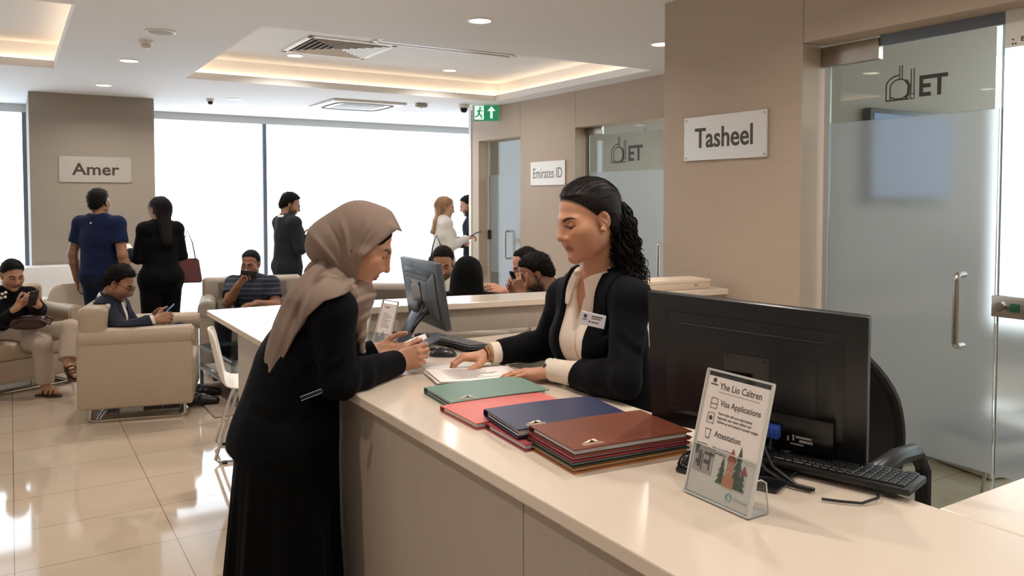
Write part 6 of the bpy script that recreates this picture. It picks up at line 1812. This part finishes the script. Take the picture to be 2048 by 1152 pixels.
# 4 blond woman in white
J, f_, le, L = stand((4.57, 8.9), HR*.85+HF*.38, 1.655, True)
J['elR'] = L(.03, -.19, .645); J['wrR'] = L(.165, -.12, .70); J['elL'] = L(.02, .2, .64); J['wrL'] = L(.15, .1, .66)
hd = Head(L(.02, 0, .93), nrm(HR*.9+HF*.2-UZ*.2), UZ, 1.06, True, skin=(206, 164, 140), brow=(110, 84, 64))
F = hair_cap(hd, [(-.2, -.3), (-.03, -.2), (-.0, -.04), (.01, .0), (.03, .02), (.055, .045), (.07, .075), (.082, .088), (.2, .1)], .014)
F.rc(hd.w(-.06, 0, .0), J['chest']-f_*.135+UZ*.035, .075, .05, .04, axis=hd.R[:, 0], flat=.65)
F.disp(lambda Q: .003*np.sin((Q@HR.astype(F32))*120+Q[:, 2]*16)+.002*np.sin((Q@HR.astype(F32))*251+Q[:, 2]*22))
r, org = fig('blond woman in white cardigan standing with a phone', J, hd, True, [('R', f_+UZ*.25, UZ*.9, 'phone'), ('L', f_+UZ*.2, UZ, 'phone')],
    [lambda r, o: trousers(r, 'trousers', M_dark_trs, J, .012, True, o, H_BG),
     lambda r, o: top(r, 'cardigan', M_cardigan, J, .022, True, o, H_BG, 'long', hem=(L(0, 0, .43), -UZ), flare=[(J['waist'], L(0, 0, .42), .135, .175, .85)], fold=.005, arm_e=.02)], F, mh=M_blond, hk=dict(n=900, L=.09, lift=.1, rad=.0014, flow=(-.25, 0., -1.), jit=.16, droop=.2))
phone('thin dark phone in the hand of the blond woman', J['wrR']+f_*.11+UZ*.055, le, nrm(f_+UZ*.35))
bag('black crossbody bag on the hip of the blond woman', J['pel']+UZ*.30-f_*.13-le*.16, .26, .27, .2, .055, mat('black_bag_leather', (30, 31, 34), .4), f_)

# 5 dark haired man half hidden behind the end of the far wall
J, f_, le, L = stand((5.44, 9.67), -HR*.97-HF*.1, 1.68, False)
J['elR'] = L(.06, -.22, .62); J['wrR'] = L(.215, -.12, .625); J['elL'] = L(.06, .23, .62); J['wrL'] = L(.215, .12, .625)
hd = Head(L(.05, 0, .925), nrm(-HR*.9-HF*.1-UZ*.4), UZ, 1.08, False, beard=1., skin=(168, 124, 100))
r, org = fig('bearded man in dark suit half hidden behind the far wall end', J, hd, False, [('R', f_+UZ*.1, UZ*.7-le*.6, 'phone'), ('L', f_+UZ*.1, UZ*.7+le*.6, 'phone')],
    [lambda r, o: trousers(r, 'trousers', M_dark_trs, J, .014, False, o, .0065),
     lambda r, o: top(r, 'suit_jacket', M_dark_trs, J, .022, False, o, H_BG, 'long', hem=(L(0, 0, .46), -UZ), flare=[(J['waist'], L(0, 0, .44), .15, .17, .85)], fold=.004, arm_e=.02)], hair_cap(hd, MALE, .014))
phone('phone held out by the man behind the wall end', J['wrL']+f_*.12+UZ*.04, le, nrm(f_+UZ*.4))

# 6 woman on the sofa with crossed legs
P = at
c = P(25, 549, 6.9); sf = nrm(A(.444, -.896, 0)); sl = np.cross(UZ, sf)
J, f_, le = sit(c, sf, True, .98, .05, .42)
J['pel'] = P(-6, 678, 7.05); J['waist'] = lerp(J['pel'], J['neck'], .36)
for s_, q in (('L', 1), ('R', -1)): J['hip'+s_] = J['pel']+le*q*.085-UZ*.02; J['sh'+s_] = J['neck']-UZ*.05+le*q*.16
J['knR'] = P(140, 657, 6.72); J['anR'] = P(136, 724, 6.58); J['toeR'] = P(150, 752, 6.45)
J['knL'] = P(84, 688, 6.62); J['anL'] = P(90, 768, 6.68); t = onfloor = P(116, 788, 6.66); J['toeL'] = A(t[0], t[1], .035); J['anL'][2] = .1
J['elR'] = P(5, 648, 6.75); J['wrR'] = P(34, 615, 6.52); J['elL'] = P(78, 622, 6.85); J['wrL'] = P(76, 610, 6.6)
hd = Head(c, nrm(HR*.78-HF*.6-UZ*.42), UZ, 1.03, True, skin=(184, 136, 108), lip=(150, 86, 80), scalp=(36, 26, 24))
sofa_cv = couch_carve(sc_, S_ANG, 1.9, .84)
M_blk_knit = cloth('black_knit', (12, 12, 13), .9, .08)
def sandal(r, s_, org):
    an, toe = J['an'+s_], J['toe'+s_]; d = nrm(toe-A(an[0], an[1], toe[2])) if s_ == 'L' else nrm(toe-an); sd = nrm(np.cross(UZ, d)); up = np.cross(d, sd)
    o = toe-d*.09-up*.036
    M = axes(V(d), V(sd), V(o-org)); g = MB(); g.prism([(-.11, -.03), (-.08, -.038), (0, -.036), (.07, -.046), (.11, -.03), (.125, 0), (.11, .03), (.07, .042), (0, .034), (-.08, .036), (-.11, .028)], .014, M)
    q = g.build('sandal', mat('brown_sandal_leather', (62, 44, 36), .5), r); 
    for x in (.06, .02, -.03):
        k = MB(); k.tube([M @ V((x, -.042, .01)), M @ V((x+.005, -.03, .05)), M @ V((x+.008, 0, .066)), M @ V((x+.005, .03, .05)), M @ V((x, .042, .01))], .009, 6, flat=.4); k.build('sandal_strap', mat('brown_strap', (54, 38, 32), .5), q)
r, org = fig('woman in black top and beige trousers sitting on the left sofa', J, hd, True, [('R', nrm(f_*.2+le*.6+UZ*.5), nrm(f_*.8-UZ*.3), 'phone'), ('L', nrm(f_*.3-le*.55+UZ*.45), nrm(f_*.8-UZ*.2), 'phone')],
    [lambda r, o: trousers(r, 'trousers', M_chino, J, .018, True, o, .005, carve=sofa_cv, e2=.035, fold=.004),
     lambda r, o: top(r, 'black_top', M_blk_knit, J, .018, True, o, .005, 'long', hem=(J['pel']-UZ*.03, -UZ), fold=.004, arm_e=.016, carve=sofa_cv, neck_hole=.055)],
    hair_cap(hd, FEM, .011), carve=sofa_cv, shoes=False, hk=dict(n=900, L=.05, lift=.08, rad=.0011, jit=.12))
for s_ in 'LR': sandal(r, s_, org)
g = MB()
for (x, y) in ((4, 588), (11, 585), (10, 594), (2, 596)):
    p = V(at(x, y, 6.70)-org); g.cyl(p, p+V(f_*.012), .013, .009, 8)
g.build('flower_brooch', M_white_sh, r)
phone('black phone held in both hands by the woman on the sofa', P(66, 597, 6.46), nrm(le+UZ*.1), nrm(UZ*.8+f_*.5), None, 1, True)
rr = empty('handbag', P(58, 645, 6.62), 0, 'dark brown handbag on the lap of the woman on the sofa', 'bag')
g = MB(); Mx = axes(V(HR), V(UZ), (0, 0, 0)); bmesh.ops.create_uvsphere(g.bm, u_segments=24, v_segments=14, radius=1.)
for v in g.bm.verts:
    x, y, z = v.co; pw = lambda t: math.copysign(abs(t)**.7, t); v.co = Mx @ V((pw(x)*.15, pw(y)*.06+.01*x, pw(z)*.05))
M_bbag = mat('dark_brown_leather', (58, 36, 32), .4)
g.build('body', M_bbag, rr); g = MB(); g.tube([Mx @ V((-.13, -.02, .04)), Mx @ V((-.05, .03, .055)), Mx @ V((.07, .035, .055)), Mx @ V((.14, .02, .04)), Mx @ V((.19, -.01, .03)), Mx @ V((.2, .03, 0)), Mx @ V((.14, .05, -.01))], .01, 8); g.build('strap', M_bbag, rr)

# 7 man with glasses in the near armchair
c = P(240, 566, 6.14); cf = nrm(A(.97, -.245, 0)); cl = np.cross(UZ, cf)
J, f_, le = sit(c, cf, False, .96, .28, .43)
J['neck'] = P(221, 598, 6.2); J['chest'] = P(212, 642, 6.22); J['waist'] = P(208, 690, 6.24); J['pel'] = P(212, 722, 6.26)
J['fc'] = nrm(f_-UZ*.35)
J['shR'] = P(206, 620, 6.02); J['shL'] = P(236, 612, 6.38); J['elR'] = P(246, 664, 5.93); J['wrR'] = P(308, 641, 6.02); J['elL'] = P(270, 660, 6.48); J['wrL'] = P(303, 638, 6.28)
for s_, q in (('L', 1), ('R', -1)): J['hip'+s_] = J['pel']+le*q*.09
J['knR'] = P(360, 684, 6.18); J['knL'] = P(358, 664, 6.42); J['anR'] = P(388, 768, 6.35); J['anL'] = P(394, 748, 6.62); J['anR'][2] = .1; J['anL'][2] = .1
for s_ in 'LR': t = J['an'+s_]+cf*.15+cl*(.01 if s_ == 'L' else -.01); J['toe'+s_] = A(t[0], t[1], .042)
hd = Head(c, nrm(HR*.86+HF*.08-UZ*.52), UZ, 1.02, False, skin=(160, 114, 88), beard=.45)
Rc = np.stack([cf, cl, UZ], 1); acn = np.array(ac)
ch_cv = couch_carve(ac, A_ANG, .82, .78)
M_specs = mat('black_spectacle_frame', (18, 18, 20), .3)
def spectacles(r, org):
    g = MB(); w = lambda *p: V(hd.w(*p)-org)
    for y in (-1, 1): g.tube([w(.1, y*.034+.021*math.cos(a), .002+.015*math.sin(a)) for a in [2*PI*i/14 for i in range(14)]], .0022, 6, True); g.tube([w(.098, y*.055, .006), w(.075, y*.074, .008), w(.0, y*.083, .008), w(-.02, y*.083, -.006)], .002, 6)
    g.tube([w(.101, -.013, .006), w(.104, 0, .009), w(.101, .013, .006)], .002, 6); g.build('spectacles', M_specs, r)
vf, vv = vee(J, .07, .05, .03)
r, org = fig('man with glasses and slate jacket sitting in the beige armchair', J, hd, False, [('R', nrm(f_+UZ*.3+le*.1), nrm(UZ*.5-le*.8), 'phone'), ('L', nrm(f_+UZ*.3-le*.2), nrm(UZ*.4+le*.8), 'phone')],
    [lambda r, o: trousers(r, 'trousers', M_navy_trs, J, .014, False, o, .005, carve=ch_cv, fold=.004),
     lambda r, o: top(r, 'shirt', M_white_sh, J, .01, False, o, .005, 'long', upto=1.03, fold=.003, carve=ch_cv, neck_hole=.04),
     lambda r, o: collar(r, M_white_sh, J, hd, .018, False, o, .004),
     lambda r, o: top(r, 'jacket', M_jacket_bl, J, .024, False, o, .0045, 'long', hem=(J['pel']-UZ*.08, -UZ), opening=vf, fold=.005, upto=.93, arm_e=.02, carve=ch_cv),
     spectacles], hair_cap(hd, MALE, .014, vol=.008), carve=ch_cv, hk=dict(n=1100, L=.024, lift=.6, rad=.0017, flow=(.25, 0., .7), jit=.4))
phone('blue phone in the hands of the man in the armchair', P(333, 622, 6.1), nrm(le*.9-UZ*.1), nrm(f_*.75+UZ*.75), M_blue_case, 2)

# 8 man in striped polo photographing with his phone
c = P(501, 528, 7.75); J, f_, le = sit(c, -HF*.97-HR*.05, False, 1., .02, .43)
J['elR'] = P(456, 606, 7.55); J['wrR'] = P(478, 568, 7.38); J['elL'] = P(552, 612, 7.7); J['wrL'] = P(512, 606, 7.5)
hd = Head(c, nrm(-HF*.9-HR*.05-UZ*.22), UZ, 1.03, False, skin=(146, 102, 78), beard=.25)
def stripe_mat():
    m, nt, b = new_mat('navy_striped_polo'); tc = node(nt, 'ShaderNodeTexCoord'); wv = node(nt, 'ShaderNodeTexWave', Scale=7., Distortion=.6, bands_direction='Z'); wv.inputs['Detail Scale'].default_value = 3.
    nt.links.new(tc.outputs['Object'], wv.inputs['Vector']); cr = node(nt, 'ShaderNodeValToRGB')
    e = cr.color_ramp.elements; e[0].position = .80; e[0].color = s2l((26, 32, 46))+(1,); e[1].position = .95; e[1].color = s2l((70, 76, 90))+(1,)
    nt.links.new(wv.outputs['Fac'], cr.inputs[0]); nt.links.new(cr.outputs[0], b.inputs['Base Color']); b.inputs['Roughness'].default_value = .9; return m
bcn = A(2.02, 8.02, 0); bf = A(math.cos(B_ANG), math.sin(B_ANG), 0); bl = np.cross(UZ, bf); Rb = np.stack([bf, bl, UZ], 1)
b_cv = couch_carve((2.02, 8.02, 0), B_ANG, .98, .8)
r, org = fig('man in dark striped polo holding a phone up to his face', J, hd, False, [('R', nrm(UZ*.8+HR*.5), nrm(HF*.2-HR*.8+UZ*.3), 'phone'), ('L', nrm(f_+le*-.5), UZ, 'relax')],
    [lambda r, o: trousers(r, 'trousers', M_dark_trs, J, .014, False, o, .0065, carve=b_cv),
     lambda r, o: top(r, 'polo_shirt', stripe_mat(), J, .016, False, o, .005, 'short', fold=.004, carve=b_cv, hem=(J['pel']-UZ*.06, -UZ), neck_hole=.03)], hair_cap(hd, MALE_SHORT, .01, vol=.004), carve=b_cv)
phone('black phone held up by the man in striped polo', P(497, 549, 7.35), nrm(UZ*.95+HR*.1), nrm(HR*.95-UZ*.1), None, 1, True)

cv9 = couch_carve((3.02, 6.55, 0), math.atan2(-.84, -.54), 1.5, .8); cv10 = couch_carve((2.55, 4.62, 0), math.atan2(.84, .54), .86, .76); cv11 = couch_carve((3.66, 4.55, 0), math.atan2(.60, -.80), 1.5, .78)
# 9 bearded man in white shirt behind the monitor
c = P(886, 526, 7.0); J, f_, le = sit(c, -HF*.95-HR*.1, False, 1., .12, .43)
J['elR'] = P(845, 600, 6.9); J['elL'] = P(930, 600, 6.9)
hd = Head(c, nrm(-HF*.85-UZ*.42), UZ, 1.1, False, skin=(168, 122, 98), beard=1., brow=(30, 23, 20))
r, org = fig('bearded man in white shirt sitting behind the small monitor', J, hd, False, [('R', f_, UZ, 'relax'), ('L', f_, UZ, 'relax')],
    [lambda r, o: trousers(r, 'trousers', M_dark_trs, J, .014, False, o, .007, carve=cv9), lambda r, o: top(r, 'shirt', M_white_sh, J, .018, False, o, .005, 'long', carve=cv9, fold=.005, hem=(J['pel']-UZ*.06, -UZ), neck_hole=.045),
     lambda r, o: collar(r, M_white_sh, J, hd, .024, False, o, .004)], hair_cap(hd, MALE_SHORT, .012, vol=.006), carve=cv9)

# 10 woman in black headscarf, back to the camera
c = P(937, 552, 5.45); J, f_, le = sit(c, HF*.95+HR*.1, True, .97, .08, .43)
hd = Head(c, nrm(HF*.93+HR*.2-UZ*.2), UZ, 1.04, True, skin=(190, 150, 124))
M_abaya = cloth('black_abaya', (10, 10, 11), .88, .08)
def black_scarf(r, org):
    F = Field(); q = hd.sc; w = hd.w
    F.ell(w(-.02, 0, .03), A(.112, .092, .1)*q, hd.R, .02); F.ell(w(-.04, 0, -.04), A(.09, .094, .11)*q, hd.R, .05)
    F.rc(w(-.03, 0, -.08), J['neck']-UZ*.03, .098, .125, .06, axis=hd.R[:, 0], flat=.85); F.rc(J['neck']-UZ*.02-f_*.02, J['chest']-f_*.05, .12, .14, .05, axis=f_, flat=.8)
    F.disp(lambda Q: folds(Q, .004, 30., (.2, 0, 1))); region(F, edge_fn(hd, [(.3, -.3), (.1, -.13), (.04, -.1), (.03, -.02), (.06, .06), (.085, .09), (.3, .1)]), .006)
    solid('headscarf', F, .005, M_abaya, r, org)
r, org = fig('woman in black headscarf seen from behind over the ledge', J, hd, True, [('R', f_, UZ, 'relax'), ('L', f_, UZ, 'relax')],
    [lambda r, o: trousers(r, 'long_skirt', M_abaya, J, .04, True, o, .007, carve=cv10), lambda r, o: top(r, 'abaya_top', M_abaya, J, .03, True, o, .006, 'long', carve=cv10, fold=.005, hem=(J['pel']-UZ*.08, -UZ), arm_e=.03), black_scarf], None, carve=cv10)

# 11 bearded man in blue suit bent over his phone
c = P(1070, 547, 5.3); J, f_, le = sit(c, -HR*.9+HF*.25, False, .98, .3, .43, .34)
J['elL'] = P(1075, 618, 5.1); J['wrL'] = P(1046, 590, 5.12); J['elR'] = P(1052, 618, 5.55); J['wrR'] = P(1036, 592, 5.35)
hd = Head(c, nrm(-HR*.85-HF*.05-UZ*.52), UZ, 1.06, False, skin=(158, 112, 90), beard=1., brow=(28, 22, 20))
r, org = fig('bearded man in blue suit bent over his phone behind the clerk', J, hd, False, [('L', nrm(UZ*.8-HR*.4), nrm(-HF*.7-HR*.3), 'phone'), ('R', nrm(UZ*.8-HR*.4), nrm(HF*.8), 'phone')],
    [lambda r, o: trousers(r, 'trousers', M_dark_trs, J, .014, False, o, .007, carve=cv11), lambda r, o: top(r, 'suit_jacket', M_teal_suit, J, .024, False, o, .005, 'long', carve=cv11, fold=.005, hem=(J['pel']-UZ*.06, -UZ), neck_hole=.02, arm_e=.02),
     lambda r, o: collar(r, M_white_sh, J, hd, .018, False, o, .004)], hair_cap(hd, MALE, .013, vol=.004), carve=cv11)
phone('dark phone held upright by the man in the blue suit', P(1030, 564, 5.15), nrm(HF*.7-HR*.3), nrm(UZ*.9-HR*.35), None, 1, True)
# 12 the man beside him
c = P(1051, 530, 6.0); J, f_, le = sit(c, -HR*.85-HF*.2, False, .98, .28, .43, .3)
J['wrL'] = P(1012, 584, 5.75); J['elL'] = P(1038, 612, 5.85)
hd = Head(c, nrm(-HR*.85-HF*.25-UZ*.48), UZ, 1.02, False, skin=(196, 140, 118), beard=.5)
r, org = fig('man in black looking down beside the man in the blue suit', J, hd, False, [('L', nrm(-HR*.8+UZ*.3), nrm(UZ*.6-HF*.5), 'relax'), ('R', f_, UZ, 'relax')],
    [lambda r, o: trousers(r, 'trousers', M_dark_trs, J, .014, False, o, .007, carve=cv11), lambda r, o: top(r, 'black_jacket', M_blacksuit, J, .022, False, o, .006, 'long', carve=cv11, fold=.005, hem=(J['pel']-UZ*.06, -UZ), arm_e=.02)], hair_cap(hd, [(p[0]-.012, p[1]+.006) for p in MALE_SHORT], .009), carve=cv11)
# ================================================================ light
def area(name, loc, size, power, rgb, rot=(0, 0, 0), spread=PI, shape='DISK'):
    l = bpy.data.lights.new(name, 'AREA'); l.shape = shape; l.size = size; l.energy = power; l.color = s2l(rgb); l.spread = spread
    o = bpy.data.objects.new(name, l); COL.objects.link(o); o.location = loc; o.rotation_euler = rot
    return o
for (x, y, z, _) in DL: area('downlight_beam', (x, y, z-.012), .1, 12, (255, 244, 232), spread=math.radians(150))
# unseen downlights added to light the front of the hall and the counter
HID = [(2.3, 2.0, CZ), (2.35, 1.0, CZ), (1.15, 2.0, CZ), (1.15, .2, CZ), (.2, 4.5, CZ), (1.2, 4.5, CZ), (-.7, 2.2, CZ), (-.7, -.2, CZ), (2.3, -.8, CZ), (1.1, -1.6, CZ), (-1.8, 4.5, CZ)]
for i, (x, y, z) in enumerate(HID):
    downlight(x, y, z, 'unseen recessed downlight added to light the front of the hall')
    area('downlight_beam', (x, y, z-.012), .1, 10.5*(.6 if (x, y) in ((2.35, 1.0), (1.15, .2)) else 1.), (255, 244, 232), spread=math.radians(150))
for (x, y) in ((4.6, 1.2), (5.5, -.4)): area('added_office_light', (x, y, CZ-.02), .3, 7, (255, 240, 225))  # fill light without a fixture, added to brighten the near office
for (x, y) in ((6.6, 5.4), (6.8, 8.0)): area('added_office_light', (x, y, CZ-.02), .3, 30, (245, 248, 255))  # stronger unseen fill added so the far offices glow through the frosted glass
# daylight through the blinds
w_ = bpy.data.worlds.new('world'); SC.world = w_; w_.use_nodes = True
w_.node_tree.nodes['Background'].inputs[0].default_value = (.75, .85, 1, 1); w_.node_tree.nodes['Background'].inputs[1].default_value = .3
SC.view_settings.view_transform = 'Standard'; SC.view_settings.look = 'None'; SC.view_settings.gamma = 1.; SC.view_settings.use_curve_mapping = False
SC.view_settings.exposure = .1
SC.cycles.max_bounces = 8; SC.cycles.use_denoising = True; SC.cycles.sample_clamp_indirect = 6.
